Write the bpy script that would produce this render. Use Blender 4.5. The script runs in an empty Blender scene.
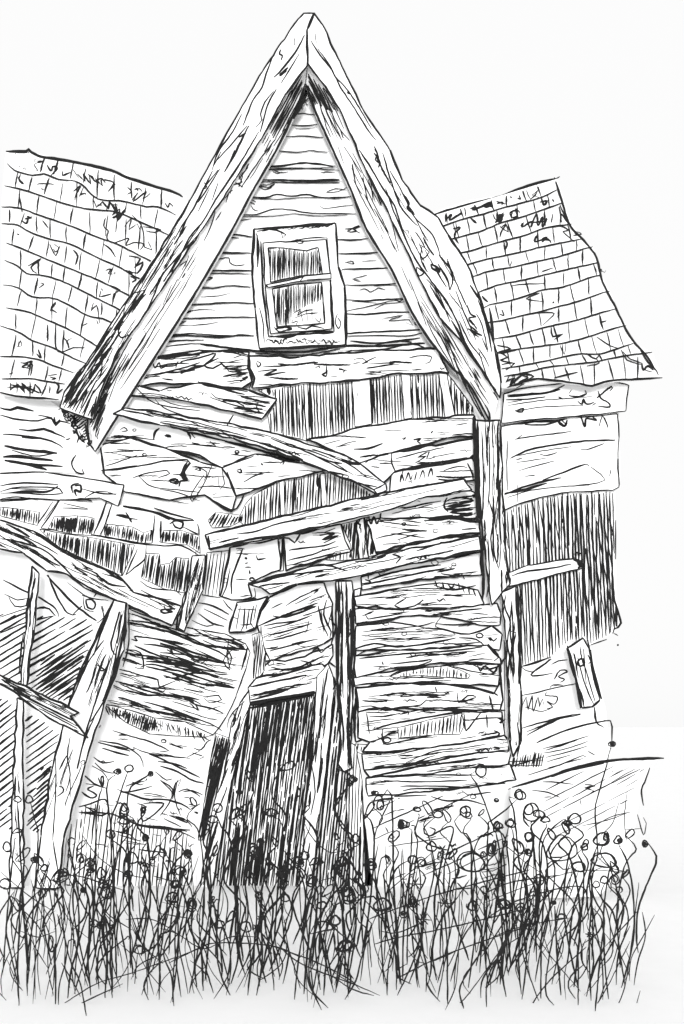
import bpy, math, random
from mathutils import Vector
from mathutils.geometry import tessellate_polygon
random.seed(11)
RES_X, RES_Y = 684, 1024
F, CX, HY, CD, CZ = 1190.0, 342.0, 724.0, 14.0, 1.9
scene = bpy.context.scene
col = scene.collection

# ------------------------------------------------------------------ helpers
def U(px, py, d):
    """sight line through a pixel, met with the vertical plane y = d"""
    s = (CD + d) / F
    return Vector(((px - CX) * s, d, CZ - (py - HY) * s))
REG = dict(A=(0,130), B=(180,0), C=(160,150), D=(330,150), E=(484,170), F=(0,320), G=(160,320), H=(330,320),
           I=(484,350), J=(0,480), K=(160,480), L=(330,480), M=(484,520), N=(0,640), O=(160,640), P=(330,640),
           Q=(484,680), R=(0,820), S=(160,820), T=(330,820), U=(484,824))
def Z(reg, s):
    """coordinates traced in a zoomed image crop -> list of full-image pixel points"""
    pts = [tuple(float(v) for v in p.split(',')) for p in s.split()]
    if reg == '': return pts
    ox, oy = REG[reg]
    return [(ox + x/3.42, oy + y/3.42) for x, y in pts]

def catmull(pts, step=4.0):
    if sum(math.hypot(pts[i][0]-pts[i-1][0], pts[i][1]-pts[i-1][1]) for i in range(1, len(pts)))/max(1, len(pts)-1) < 9: step = 1.5
    if len(pts) < 3:
        (x0, y0), (x1, y1) = pts[0], pts[-1]
        n = max(2, int(math.hypot(x1-x0, y1-y0)/(step*1.6)))
        return [(x0+(x1-x0)*i/n, y0+(y1-y0)*i/n) for i in range(n+1)]
    out = []
    P = [pts[0]] + list(pts) + [pts[-1]]
    for i in range(1, len(P)-2):
        p0, p1, p2, p3 = P[i-1], P[i], P[i+1], P[i+2]
        n = max(1, int(math.hypot(p2[0]-p1[0], p2[1]-p1[1])/step))
        for k in range(n):
            t = k/n
            out.append(tuple(0.5*((2*p1[j]) + (-p0[j]+p2[j])*t + (2*p0[j]-5*p1[j]+4*p2[j]-p3[j])*t*t
                             + (-p0[j]+3*p1[j]-3*p2[j]+p3[j])*t**3) for j in (0, 1)))
    out.append(tuple(pts[-1]))
    return out
def inside(p, poly):
    x, y = p; c = False
    for i in range(len(poly)):
        x1, y1 = poly[i]; x2, y2 = poly[i-1]
        if (y1 > y) != (y2 > y) and x < (x2-x1)*(y-y1)/(y2-y1)+x1: c = not c
    return c
def bbox(poly):
    return min(p[0] for p in poly), min(p[1] for p in poly), max(p[0] for p in poly), max(p[1] for p in poly)
def rough(poly, amp=0.6, step=9):
    out = []
    for i in range(len(poly)):
        a, b = poly[i], poly[(i+1) % len(poly)]
        L = math.hypot(b[0]-a[0], b[1]-a[1]); n = max(1, int(L/step))
        for k in range(n):
            t = k/n; j = amp if k else 0
            out.append((a[0]+(b[0]-a[0])*t+random.uniform(-j, j), a[1]+(b[1]-a[1])*t+random.uniform(-j, j)))
    return out

class Part:
    def __init__(s, d=0.0):
        s.v, s.f, s.m = [], [], []
        s.d = d if callable(d) else (lambda x, y, _d=d: _d)
        s.poly = None; s.clip = False
    def depth(s, x, y): return s.d(x, y)
    def slab(s, poly, thick=.04, wob=.6, ink=2.0, d=None, mat=0, skip=()):
        """board with its own thickness; its edges carry an ink line"""
        dd = s.d if d is None else (d if callable(d) else (lambda x, y: d))
        s.d = dd
        src = poly
        poly = rough(poly, wob) if wob else list(poly)
        s.poly = poly
        n = len(poly); b = len(s.v)
        fr = [U(x, y, dd(x, y)) for x, y in poly]
        s.v += [tuple(p) for p in fr] + [(p.x, p.y+thick, p.z) for p in fr]
        for t in tessellate_polygon([[Vector((x, -y, 0)) for x, y in poly]]):
            a, c, e = t
            A, Bq, Cq = poly[a], poly[c], poly[e]
            cr = (Bq[0]-A[0])*(Cq[1]-A[1])-(Bq[1]-A[1])*(Cq[0]-A[0])
            if cr > 0: a, e = e, a
            s.f.append((b+a, b+c, b+e)); s.m.append(mat)
            s.f.append((b+n+e, b+n+c, b+n+a)); s.m.append(mat)
        for i in range(n):
            j = (i+1) % n
            s.f.append((b+i, b+j, b+n+j, b+n+i)); s.m.append(mat)
        if ink:
            for i in range(len(src)):
                if i in skip: continue
                a, c = src[i], src[(i+1) % len(src)]
                ia = poly.index(a) if a in poly else 0
                seg = [a]; k = (ia+1) % n
                while poly[k] != c and len(seg) < 300:
                    seg.append(poly[k]); k = (k+1) % n
                seg.append(c)
                s.line(seg, ink*random.uniform(.75, 1.15), taper=.7)
        return s
    def line(s, pts, w=1.5, taper=.45, lift=.004, jit=.22, smooth=True):
        pts = catmull(pts) if smooth else pts
        if len(pts) < 2: return s
        if s.clip:
            pts = [q for q in pts if inside(q, s.poly)]
            if len(pts) < 3: return s
        P = []
        ph = random.uniform(0, 6.3)
        for i, (x, y) in enumerate(pts):
            P.append(U(x+random.uniform(-jit, jit), y+random.uniform(-jit, jit), s.d(x, y)-lift))
        b = len(s.v); n = len(P)
        for i in range(n):
            t = P[min(i+1, n-1)]-P[max(i-1, 0)]
            if t.length < 1e-7: t = Vector((1, 0, 0))
            t.normalize()
            a = t.cross(Vector((0, 1, 0)))
            if a.length < 1e-3: a = Vector((1, 0, 0))
            a.normalize(); c = t.cross(a)
            e = min(i, n-1-i)/max(1, min(3, n/2))
            k = taper+(1-taper)*min(1, e)
            k *= 1+.12*math.sin(i*.7+ph)+random.uniform(-.06, .06)
            r = w*.455*k*(CD+P[i].y)/F
            for q in (a*r, c*r*.5, -a*r, -c*r*.5): s.v.append(tuple(P[i]+q))
        for i in range(n-1):
            for k in range(4):
                k2 = (k+1) % 4
                s.f.append((b+i*4+k, b+i*4+k2, b+i*4+4+k2, b+i*4+4+k)); s.m.append(1)
        s.f.append((b, b+1, b+2, b+3)); s.m.append(1)
        e = b+(n-1)*4; s.f.append((e+3, e+2, e+1, e)); s.m.append(1)
        return s
    def S(s, reg, text, w=1.5):
        """several strokes, '|' between them; a leading '*n' sets the width"""
        for t in text.split('|'):
            t = t.strip(); ww = w
            if not t: continue
            if t[0] == '*':
                k, t = t[1:].split(' ', 1); ww = float(k)
            s.line(Z(reg, t), ww*1.15)
        return s
    def hatch(s, poly, ang=90, sp=4.0, w=1.6, brk=.12, jit=.35, wob=.8, cover=1.0, solid=.05):
        """strokes side by side across a polygon, running at ang degrees"""
        a = math.radians(ang); dx, dy = math.cos(a), -math.sin(a); nx, ny = -dy, dx
        t = [p[0]*nx+p[1]*ny for p in poly]
        q = min(t)+sp*.3
        while q < max(t):
            qq = q+random.uniform(-jit, jit)*sp*.3
            skew = random.uniform(-.008, .008)
            ss = []
            for i in range(len(poly)):
                x1, y1 = poly[i]; x2, y2 = poly[i-1]
                a1, a2 = x1*nx+y1*ny-qq, x2*nx+y2*ny-qq
                if (a1 > 0) != (a2 > 0):
                    k = a1/(a1-a2); ss.append((x1+(x2-x1)*k)*dx+(y1+(y2-y1)*k)*dy)
            ss.sort()
            for i in range(0, len(ss)-1, 2):
                u0, u1 = ss[i]+random.uniform(0, 2.0), ss[i+1]-random.uniform(0, 3.0)
                if u1-u0 < 2 or random.random() > cover: continue
                cuts = [u0]
                L = 18
                u = u0+random.uniform(L*.7, L*2.2)
                while u < u1-6:
                    if random.random() < brk:
                        cuts += [u, u+random.uniform(1.5, 4)]
                    u += random.uniform(L*.5, L*1.3)
                cuts.append(u1)
                for j in range(0, len(cuts)-1, 2):
                    c0, c1 = cuts[j], cuts[j+1]
                    n = max(2, int((c1-c0)/9))
                    pts = []
                    off = random.uniform(-.4, .4)
                    for m in range(n+1):
                        uu = c0+(c1-c0)*m/n
                        o = qq+off+math.sin(m*.8+qq)*.25*wob+(uu-c0)*skew
                        pts.append((nx*o+dx*uu, ny*o+dy*uu))
                    ww = w*random.uniform(.7, 1.3)*(1.6 if random.random() < solid else 1)
                    s.line(pts, ww, taper=.5)
            q += sp*random.uniform(.86, 1.14)
        return s
    def grain(s, poly, ang=0, n=20, lmin=10, lmax=50, w=1.2, curl=.25, wob=1.0):
        """wood grain, splits and knots running along ang"""
        x0, y0, x1, y1 = bbox(poly); a = math.radians(ang); dx, dy = math.cos(a), -math.sin(a)
        made = tries = 0
        while made < n and tries < n*12:
            tries += 1
            p = (random.uniform(x0, x1), random.uniform(y0, y1))
            if not inside(p, poly): continue
            L = random.uniform(lmin, lmax); kind = random.random()
            pts = []; m = max(3, int(L/6)); ph = random.uniform(0, 6); am = random.uniform(.3, 1.4)*wob
            if kind < curl*.35:                      # knot
                r = random.uniform(1.2, 2.6)
                pts = [(p[0]+r*1.5*math.cos(k*.9+ph), p[1]+r*math.sin(k*.9+ph)) for k in range(9)]
            elif kind < curl:                        # zigzag
                k = random.randint(2, 4); st = random.uniform(.8, 2.6); hh = random.uniform(1.5, 4)
                pts = [(p[0]+dx*st*i+random.uniform(-1.6, 1.6), p[1]+dy*st*i+(hh if i % 2 else 0)*random.uniform(.2, 1)) for i in range(k*2)]
            else:
                for i in range(m+1):
                    u = (i/m-.5)*L; o = math.sin(i*.7+ph)*am
                    pts.append((p[0]+dx*u-dy*o, p[1]+dy*u+dx*o))
            q = [t for t in pts if inside(t, poly)]
            if len(q) < 3 or len(q) < len(pts)*.4: continue
            s.line(q, w*random.choice((.6, .8, .9, 1, 1.2, 1.7))); made += 1
            if kind > .8:
                s.line([(t[0]+random.uniform(.5, 1), t[1]+1.6+random.uniform(0, .6)) for t in q[:-1]], w*.7)
        return s
    def loft(s, A, B, offA=0.0, offB=-.025, n=24, lip=.025):
        """one lapped course between two edge lines; the lower edge stands proud"""
        def rs(L):
            d = [0]
            for i in range(1, len(L)): d.append(d[-1]+math.hypot(L[i][0]-L[i-1][0], L[i][1]-L[i-1][1]))
            o = []; j = 0
            for k in range(n+1):
                t = d[-1]*k/n
                while j < len(L)-2 and d[j+1] < t: j += 1
                f = 0 if d[j+1] == d[j] else min(1, (t-d[j])/(d[j+1]-d[j]))
                o.append((L[j][0]+(L[j+1][0]-L[j][0])*f, L[j][1]+(L[j+1][1]-L[j][1])*f))
            return o
        A, B = rs(A), rs(B); b = len(s.v)
        for P, off in ((A, offA), (B, offB)):
            s.v += [tuple(U(x, y, s.d(x, y)+off)) for x, y in P]
        s.v += [tuple(U(x, y, s.d(x, y)+offB)+Vector((0, lip, 0))) for x, y in B]
        for i in range(n):
            s.f.append((b+i, b+n+1+i, b+n+2+i, b+i+1)); s.m.append(0)
            s.f.append((b+n+1+i, b+2*n+2+i, b+2*n+3+i, b+n+2+i)); s.m.append(0)
        return s
    def prism(s, quad, off):
        """solid from a 3-D quad and an offset vector"""
        b = len(s.v); off = Vector(off)
        s.v += [tuple(Vector(q)) for q in quad] + [tuple(Vector(q)+off) for q in quad]
        for f in ((0,1,2,3), (7,6,5,4), (0,4,5,1), (1,5,6,2), (2,6,7,3), (3,7,4,0)):
            s.f.append(tuple(b+i for i in f)); s.m.append(0)
        return s
    def build(s, name, parent=None, mats=None, label=None):
        me = bpy.data.meshes.new(name)
        o0 = Vector(parent['_o']) if parent is not None and '_o' in parent else Vector((0, 0, 0))
        me.from_pydata([tuple(Vector(p)-o0) for p in s.v], [], s.f)
        for m in (mats or (M['wood'], M['ink'])): me.materials.append(m)
        me.polygons.foreach_set('material_index', s.m)
        me.update()
        o = bpy.data.objects.new(name, me); col.objects.link(o)
        if parent is not None:
            o.parent = parent; o['_o'] = parent['_o'] if '_o' in parent else (0, 0, 0)
        if label: o['label'] = label
        return o
def thing(name, loc, label, cat, group=None):
    o = bpy.data.objects.new(name, None); col.objects.link(o); o.empty_display_size = .2
    o.location = loc; o['_o'] = tuple(loc); o['label'] = label; o['category'] = cat
    if group: o['group'] = group
    return o
def tag(o, label, cat, group=None, kind=None):
    if label: o['label'] = label
    if cat: o['category'] = cat
    if group: o['group'] = group
    if kind: o['kind'] = kind
    return o
def single(p, name, base, label, cat, group=None, mats=None):
    """a thing that is one mesh, with its origin at its base"""
    e = {'_o': tuple(base)}
    me_o = None
    me = bpy.data.meshes.new(name); b = Vector(base)
    me.from_pydata([tuple(Vector(q)-b) for q in p.v], [], p.f)
    for m in (mats or (M['wood'], M['ink'])): me.materials.append(m)
    me.polygons.foreach_set('material_index', p.m); me.update()
    o = bpy.data.objects.new(name, me); col.objects.link(o); o.location = base
    return tag(o, label, cat, group)

# ------------------------------------------------------------------ materials
M = {}
def mat(name, base, var, rough_, scale, bump=.0):
    m = bpy.data.materials.new(name); m.use_nodes = True; nt = m.node_tree; b = nt.nodes['Principled BSDF']
    b.inputs['Roughness'].default_value = rough_
    b.inputs['Specular IOR Level'].default_value = .12
    tc = nt.nodes.new('ShaderNodeTexCoord'); nz = nt.nodes.new('ShaderNodeTexNoise')
    nz.inputs['Scale'].default_value = scale; nz.inputs['Detail'].default_value = 6; nz.inputs['Roughness'].default_value = .7
    cr = nt.nodes.new('ShaderNodeValToRGB')
    cr.color_ramp.elements[0].position = .3; cr.color_ramp.elements[1].position = .7
    cr.color_ramp.elements[0].color = (base-var, base-var, base-var, 1); cr.color_ramp.elements[1].color = (base+var, base+var, base+var, 1)
    nt.links.new(tc.outputs['Object'], nz.inputs['Vector']); nt.links.new(nz.outputs['Fac'], cr.inputs['Fac'])
    nt.links.new(cr.outputs['Color'], b.inputs['Base Color'])
    if bump:
        bp = nt.nodes.new('ShaderNodeBump'); bp.inputs['Strength'].default_value = bump; bp.inputs['Distance'].default_value = .01
        nt.links.new(nz.outputs['Fac'], bp.inputs['Height']); nt.links.new(bp.outputs['Normal'], b.inputs['Normal'])
    M[name] = m
mat('wood', .875, .015, .8, 9, .08)
mat('shingle', .875, .015, .85, 7, .08)
mat('ink', .012, .006, .6, 30)
mat('stem', .014, .006, .6, 20)
mat('ground', .92, .012, .9, 3, .05)
mat('glass', .80, .02, .35, 5)

# ------------------------------------------------------------------ setting
g = Part(0)
R = 400.0
g.v = [(-R, -60, 0), (R, -60, 0), (R, 700, 0), (-R, 700, 0)]; g.f = [(0, 1, 2, 3)]; g.m = [0]
og = g.build('ground', mats=(M['ground'],)); og['kind'] = 'structure'; og['label'] = 'bare pale ground under the weeds'

# ------------------------------------------------------------------ the house
house = thing('abandoned_house', (0, 0, 0), 'collapsing timber farmhouse with a steep front gable and sagging shingled wings', 'house')

# --- gable wall of lapped boards
def xl(y): return 302-(y-95)*(302-150)/(370-95)
def xr(y): return 308+(y-95)*(468-308)/(380-95)
gw = Part(.03)
ys = [92, 104, 115, 125, 137, 151, 167, 181, 197, 214, 236, 253, 270, 286, 303, 317, 335, 350, 372, 398]
for i in range(len(ys)-1):
    a, b = ys[i], ys[i+1]
    gw.loft([(xl(a)-9, a), (xr(a)+9, a)], [(xl(b)-9, b), (xr(b)+9, b)], 0, -.02, 6, .02)
gw.slab([(xl(92)-8, 90), (xr(92)+8, 90), (xr(398)+8, 398), (xl(398)-8, 398)], .06, wob=0, ink=0, d=.05)
gw.d = lambda x, y: .008
gw.S('B', '*1.6 385,393 420,388 465,395|375,428 420,430 470,425|*1 395,440 430,440 470,434|355,468 420,466 490,470|*1.3 330,515 400,522 440,515 505,522|*1 290,580 400,575 545,582|*1.4 290,570 350,565 420,558 480,560 525,572|*1.6 270,615 400,617 545,613|*1 270,620 420,625 545,624')
gw.S('B', '*1.4 415,340 418,375|*1.1 430,350 436,362|*1 320,582 345,590 370,588|*1 480,590 510,588 530,590|*1 325,628 300,640 270,636 290,648 315,640|*1 570,640 540,655 500,658 530,645 560,650|*1.2 250,630 290,622')
gw.S('C', '*1.6 360,60 420,55 480,44 520,46 600,55|*1 365,68 450,65 540,62 600,62|*1.6 335,103 420,102 500,108 615,104|*1 350,108 450,112 615,112|*1.6 305,160 360,163 400,152 450,158 500,152 560,163 655,160|*1 310,165 400,168 520,162 620,168|*1.3 260,222 330,220 390,202 450,205 520,216 670,218|*1 270,228 400,225 460,218 540,226 640,222')
gw.S('C', '*2 215,290 260,290 315,297|*2 170,350 230,352 310,352|*1.8 130,413 230,412 320,412|*1.2 130,424 200,422 310,424|*1.6 95,470 180,472 240,464 310,470|*1.8 75,530 150,528 220,522 320,525|*1.6 40,578 150,575 230,572 325,572|*1.4 0,638 100,628 200,634 320,635|*1.9 0,644 80,634 200,640 280,632 320,636|*1.6 0,660 60,652 150,650 |*1.2 20,672 120,662 200,668')
gw.S('C', '*1 385,72 400,80 415,76 430,78|*1 340,120 370,118 390,112 385,122 360,135 345,128|*1.4 305,165 330,178|*1.3 305,178 325,185|*1.2 312,190 322,205 335,208|*1 240,240 250,238 245,262 252,268 262,245 290,238 315,235|*1.3 215,284 200,290 235,298 270,300|*1.2 190,315 230,312 200,318|*1.1 165,360 160,370 175,365 168,378 205,372 235,368 240,385 260,395 290,392|*1.1 120,428 125,440 180,436 150,450 140,458 125,445|*1.2 95,478 120,485 140,478 105,490|*1 140,502 200,498 240,490|*1.8 60,535 80,545 62,552 88,556 110,550|*1 90,552 150,545 190,548|*1.2 50,590 90,585 60,600 100,598|*1 100,600 160,595 200,588')
gw.S('C', '*1 545,190 560,200 600,195 660,188|*1 570,142 600,132 635,136|*1.2 640,278 660,268 684,262 665,272 684,284|*1 640,385 665,390 650,376|*1 655,440 684,445')
gw.S('D', '*1.8 20,305 70,308 130,303|*1.8 30,355 100,354 170,350|*1.9 40,408 120,406 205,403|*1.6 50,462 140,462 235,455|*1 150,465 220,462 240,470|*1.8 55,512 120,516 170,512 280,508|*1 75,518 160,522|*1.8 50,560 120,562 200,555 280,555|*1.1 50,552 130,535 200,518 240,515|*1.8 50,628 150,622 250,618 330,612|*1.2 60,638 160,634 260,636 330,622')
gw.S('D', '*1.3 50,270 75,268 100,258 78,268 92,278 60,280|*1 50,385 80,380 75,390|*1 110,380 160,378|*1 80,440 110,432 130,428|*1 80,444 110,452|*1.1 100,480 120,475 140,485 165,472 190,478|*1.4 220,512 240,518 250,510|*1 150,545 190,525 240,522 275,516|*1 175,580 210,572 250,566 200,584 270,580 285,600 260,590|*1.2 275,560 285,580 300,575 290,595 310,600')
gw.S('', '*2.4 200,344 230,348 258,351 300,352 345,346 380,346 425,343|*1.4 255,353 300,355 340,349|*2 350,341 380,343 420,338|*1.5 352,350 385,349 412,344 430,350|*2 375,345 395,341 412,342|*1.6 380,351 410,351|*2.4 338,352 345,353 352,350')
gw.build('gable_wall', house)

# --- window of the gable
win = Part(-.03)
outer = Z('C', '320,270 600,250 610,400 632,470 635,668 340,680 325,540 315,430')
win.slab(outer, .06, .5, 3.2)
win.S('C', '*1.6 330,278 400,268 480,262 590,256|*1.3 350,320 420,318 500,302 570,300|*2.2 345,312 350,430 352,480 362,560 372,640|*2 572,300 574,340 578,388|*1.6 330,285 338,330 335,390|*2.6 332,290 334,400|*1.4 340,540 352,590 356,660|*1.8 372,636 440,640 500,622 596,620|*2 372,640 480,630 595,625|*2.2 585,480 590,560 596,622|*1.2 606,560 600,590 610,610 618,590 608,572|*1.6 345,270 400,275 430,290 420,300 415,280')
for i in range(26):
    x = 362+i*9.5; win.line(Z('C', f'{x:.0f},{650+random.uniform(-6,8):.0f} {x+8:.0f},{644+random.uniform(0,22):.0f} {x+16:.0f},{655+random.uniform(-9,9):.0f}'), random.choice((1, 1.4, 2, 2.4)))
for i in range(16):
    x = 350+i*14; win.line(Z('C', f'{x:.0f},{272-(x-350)*.06+random.uniform(-3,6):.0f} {x+10:.0f},{268-(x-350)*.06+random.uniform(0,10):.0f} {x+22:.0f},{270-(x-350)*.06:.0f}'), random.choice((1, 1.3, 1.8)))
w_o = win.build('window', house, label='small double-hung gable window with crooked frame')
def sub(part, name, par, mats=None): return part.build(name, par, mats)
sash = Part(-.055).slab(Z('C', '352,318 568,306 582,420 588,612 378,628 360,470'), .04, .4, 2.0)
sash.S('C', '*1.8 392,612 430,606 450,612 420,618|*1.8 470,606 500,612 520,602 560,610|*1.4 390,605 410,622 440,612|*1.2 455,312 470,306 490,315 475,320 465,314')
sub(sash, 'sash', w_o)
up = Z('C', '370,335 400,334 440,337 500,345 540,333 550,385 555,425 470,432 378,452 376,400')
lo = Z('C', '385,475 460,460 552,452 558,520 563,592 480,600 400,605 392,540')
for pl in (up, lo):
    p = Part(-.067).slab(pl, .01, .2, 2.0)
    if pl is up: p.hatch(pl, 89, 1.75, 1.6, .02)
    else:
        p.hatch(Z('C', '385,475 460,460 552,452 555,515 505,535 455,560 440,600 400,605 392,540'), 89, 1.8, 1.55, .02)
        p.S('C', '*1 455,560 480,545 470,565 495,550 520,545|*1 460,575 500,560 540,555|*.9 480,545 490,590|*.9 500,540 505,585|*.9 520,535 520,580|*1 455,580 450,592 470,585 465,598|*1 505,560 540,560|*1 530,575 545,588 552,570|*.9 470,555 530,545')
    sub(p, 'pane', w_o, (M['glass'], M['ink']))
rail = Part(-.10).slab(Z('C', '360,462 430,448 500,430 585,422 585,440 500,446 430,458 370,470'), .03, .2, 2.0)
rail.S('C', '*1.6 470,438 490,434 480,446')
sub(rail, 'meeting_rail', w_o)

# --- barge boards and soffits
bl = Part(-.36)
bl_poly = [(304,13), (314,13), (307,30), (307,66), (285,95), (262,138), (236,178), (200,232), (160,292), (120,350), (100,392), (93,420), (60,408), (64,392), (85,365), (120,310), (160,250), (190,200), (215,155), (240,110), (262,72), (290,30), (299,18)]
bl.slab(bl_poly, .05, .7, 2.6); bl.clip = True
bl.S('B', '*2 425,120 400,170 350,235 320,265|*1.3 408,182 380,230 345,285|*1.4 392,130 392,155|*2 345,170 340,185 350,190 345,205|*2.4 370,230 340,258 365,240 350,250|*1.6 320,190 295,250 280,300 250,340 235,380 215,430|*1.4 320,310 290,350 275,390 280,410 260,435|*1.8 330,305 300,360 275,450|*1.6 210,390 180,450 130,520 110,580|*2.2 235,430 200,500 180,540 155,585|*1.4 230,430 170,500 120,555|*1.4 270,450 240,500 205,560 180,600 120,684|*2.2 225,455 200,470|*1.6 120,480 100,540 110,580|*1.6 130,580 100,620 80,645 60,684|*1.3 130,625 110,684|*1.2 95,550 60,630')
bl.S('C', '*2.2 255,0 240,40 220,75|*1.6 300,5 230,110 190,170 150,240 100,300 60,380 10,450|*1.4 210,5 180,60|*1.8 180,70 150,130 120,190 90,240 60,310|*1.5 205,65 170,120 130,180|*1.3 170,130 130,210|*1.2 30,340 0,400|*1.6 150,110 160,125 150,135')
bl.S('A', '*1.5 620,240 590,330 540,400|*1.3 684,330 640,390 600,450 560,520|*1.6 684,350 640,400 560,490 520,580 500,620|*1.3 500,545 440,570 420,640|*1.3 610,440 590,470 600,485 580,500|*1.2 635,430 615,450 635,455 620,475|*2.2 500,560 440,620 390,684')
bl.hatch([(75,372), (110,325), (116,335), (94,380), (74,412), (61,406)], 55, 2.9, 1.8, .25)
bl.hatch([(150,268), (178,225), (172,250), (140,300), (112,340), (108,332)], 57, 2.6, 1.6, .2)
bl.grain([(150,262), (185,205), (196,228), (120,345), (98,385), (75,395), (110,330)], 57, 20, 10, 40, 1.2, .04)
bl.hatch([(112,335), (122,330), (85,400), (62,410), (68,392)], 55, 2.6, 1.7, .1)
bl.S('F', '*2.6 385,0 330,80 290,140 230,215 190,315|*3 270,160 225,240 195,300|*2.4 290,150 240,240 215,290|*1.8 480,0 440,60 400,110 380,160 350,210 320,250|*1.6 420,0 405,40 415,60 440,50|*1.8 380,90 360,130|*1.6 345,140 320,160 300,200 280,230|*1.4 350,145 345,180 330,200')
bl.S('F', '*2.4 320,240 300,290 285,330 270,355|*2 300,240 275,300|*2.4 330,260 310,350 290,400|*2.6 325,290 310,330 320,350 300,380|*1.6 270,260 250,300')
bl.hatch([(62,396), (80,372), (98,380), (92,418), (74,413)], 62, 4.5, 1.8, .3)
bl.build('barge_board', house)
br = Part(-.36)
br_poly = [(314,13), (322,24), (340,62), (362,108), (390,150), (402,180), (420,205), (438,217), (452,240), (466,262), (478,292), (490,330), (497,352), (501,383), (500,398), (480,368), (462,342), (440,318), (420,280), (404,245), (388,212), (366,170), (340,110), (320,80), (308,64), (307,30)]
br.slab(br_poly, .05, .7, 2.8); br.clip = True
br.S('B', '*1.5 447,138 480,190 520,240 550,300 590,360 640,440 670,480|*1.4 470,165 510,220 530,260 575,310 620,380 655,440|*3 572,312 580,322|*1.4 600,310 640,370 684,440|*2 665,500 680,540|*1.6 665,510 676,530 668,545 684,560|*1.2 462,115 466,150')
br.S('D', '*1.8 100,0 140,60 180,130 220,190 250,280 290,370 340,440 400,520 440,600 470,684|*2 150,10 170,40 165,60|*2.2 160,20 175,60|*1.6 180,10 210,110 240,190 270,230 300,260|*1.4 205,70 250,150 290,230 350,290 380,370|*2 250,150 270,180 265,200 290,220|*2.4 270,205 285,215|*1.4 190,130 230,240 280,350|*1.5 310,325 340,350 310,375 315,330|*2.4 345,390 365,400 375,415 350,405 345,390|*2 370,390 400,440 410,480|*1.6 295,400 320,420 300,430 295,400|*1.4 400,370 430,450 470,540|*1.4 330,440 370,490 400,560 410,590|*1.8 340,460 390,540 420,580|*1.2 355,470 400,560|*1.4 430,480 460,560 500,650|*1.6 470,530 480,560 500,570 475,575 490,600|*2.2 470,610 500,625 520,635|*1.6 480,620 510,640|*1.4 500,560 520,600 540,684|*1.6 400,380 420,440 410,480|*1.2 440,540 480,640')
br.S('H', '*2.4 415,0 450,60 500,140 550,220 585,270|*1.6 440,0 480,80 520,130|*2 475,30 500,55|*2.2 480,20 505,40|*1.6 505,95 530,130 545,160|*1.4 510,110 540,200 570,240|*2 590,100 575,150 585,180 590,230|*1.6 545,230 560,250 580,300|*1.4 520,60 540,110')
br.S('', '*2.6 440,215 448,235 462,255|*2.4 470,285 480,300 488,318 492,340|*2 478,300 486,322 492,352|*2.4 494,346 502,356 498,368 501,378')
br.grain([(372,150), (395,185), (440,250), (470,300), (490,370), (450,312), (405,235)], -58, 26, 8, 30, 1.3, .08)
br.build('barge_board', house)
# soffits slope from the barge board back to the wall
def sof(outer, inner, name, strokes, hat):
    n = len(outer)
    p = Part(0)
    def dd(x, y):
        best = 1e9; r = 0
        def ds(L):
            m = 1e9
            for i in range(len(L)-1):
                (x1, y1), (x2, y2) = L[i], L[i+1]
                t = max(0, min(1, ((x-x1)*(x2-x1)+(y-y1)*(y2-y1))/((x2-x1)**2+(y2-y1)**2)))
                m = min(m, math.hypot(x-x1-(x2-x1)*t, y-y1-(y2-y1)*t))
            return m
        a, b = ds(outer), ds(inner)
        return -.31+.16*a/(a+b+1e-6)
    p.d = dd
    p.slab(outer+inner[::-1], .13, 0, 0)
    p.line(inner, 3.2)
    p.line(outer, 1.8)
    for reg, t in strokes: p.S(reg, t)
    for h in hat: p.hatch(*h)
    return p.build(name, house)
sof([(307,64), (285,95), (262,138), (236,178), (200,232), (160,292), (120,350), (100,392), (90,425)],
    [(305,84), (297,107), (275,152), (253,190), (233,228), (200,285), (172,330), (140,380), (110,428), (95,452)], 'soffit',
    [('B', '*1.4 330,470 270,550 210,640|*1.4 360,440 320,500|*1.2 285,540 240,610|*1.6 190,625 215,640|*1.5 215,600 200,640|*1.4 180,650 160,665 150,684|*2 235,560 225,580|*2 215,590 208,605'),
     ('C', '*1.3 300,40 270,90 280,110 250,120 240,150|*1.4 230,130 215,170 235,150 225,180|*1.2 200,180 160,260|*2 300,60 270,100|*1.3 190,210 170,270 150,310|*1.3 80,360 60,400 90,380 75,410|*1.3 100,360 85,400|*1.1 130,330 60,450|*1.6 210,210 190,240|*1.2 60,440 20,520|*1.2 110,420 60,510|*1.2 40,460 10,530'),
     ('F', '*1 540,0 500,80 440,170|*1.2 510,30 460,110 400,220|*1 490,30 500,50 440,140 400,200 370,280|*1.2 450,60 400,150 360,250|*1.4 400,150 350,240 340,320|*1.1 440,130 400,200|*1.1 410,160 360,260|*1.2 360,300 330,370 325,430|*2.2 300,300 300,380 310,430 325,450|*2.4 290,350 305,420 320,440|*1.6 320,230 310,290 330,330'),],
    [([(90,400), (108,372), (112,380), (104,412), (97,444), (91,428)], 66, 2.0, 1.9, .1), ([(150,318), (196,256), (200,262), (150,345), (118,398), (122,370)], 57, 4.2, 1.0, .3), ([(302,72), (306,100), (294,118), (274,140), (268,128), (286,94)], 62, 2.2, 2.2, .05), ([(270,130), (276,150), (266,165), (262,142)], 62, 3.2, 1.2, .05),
     ([(120,352), (130,352), (104,405), (96,420), (92,412), (102,388)], 60, 2.6, 1.4, .1)])
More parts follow.
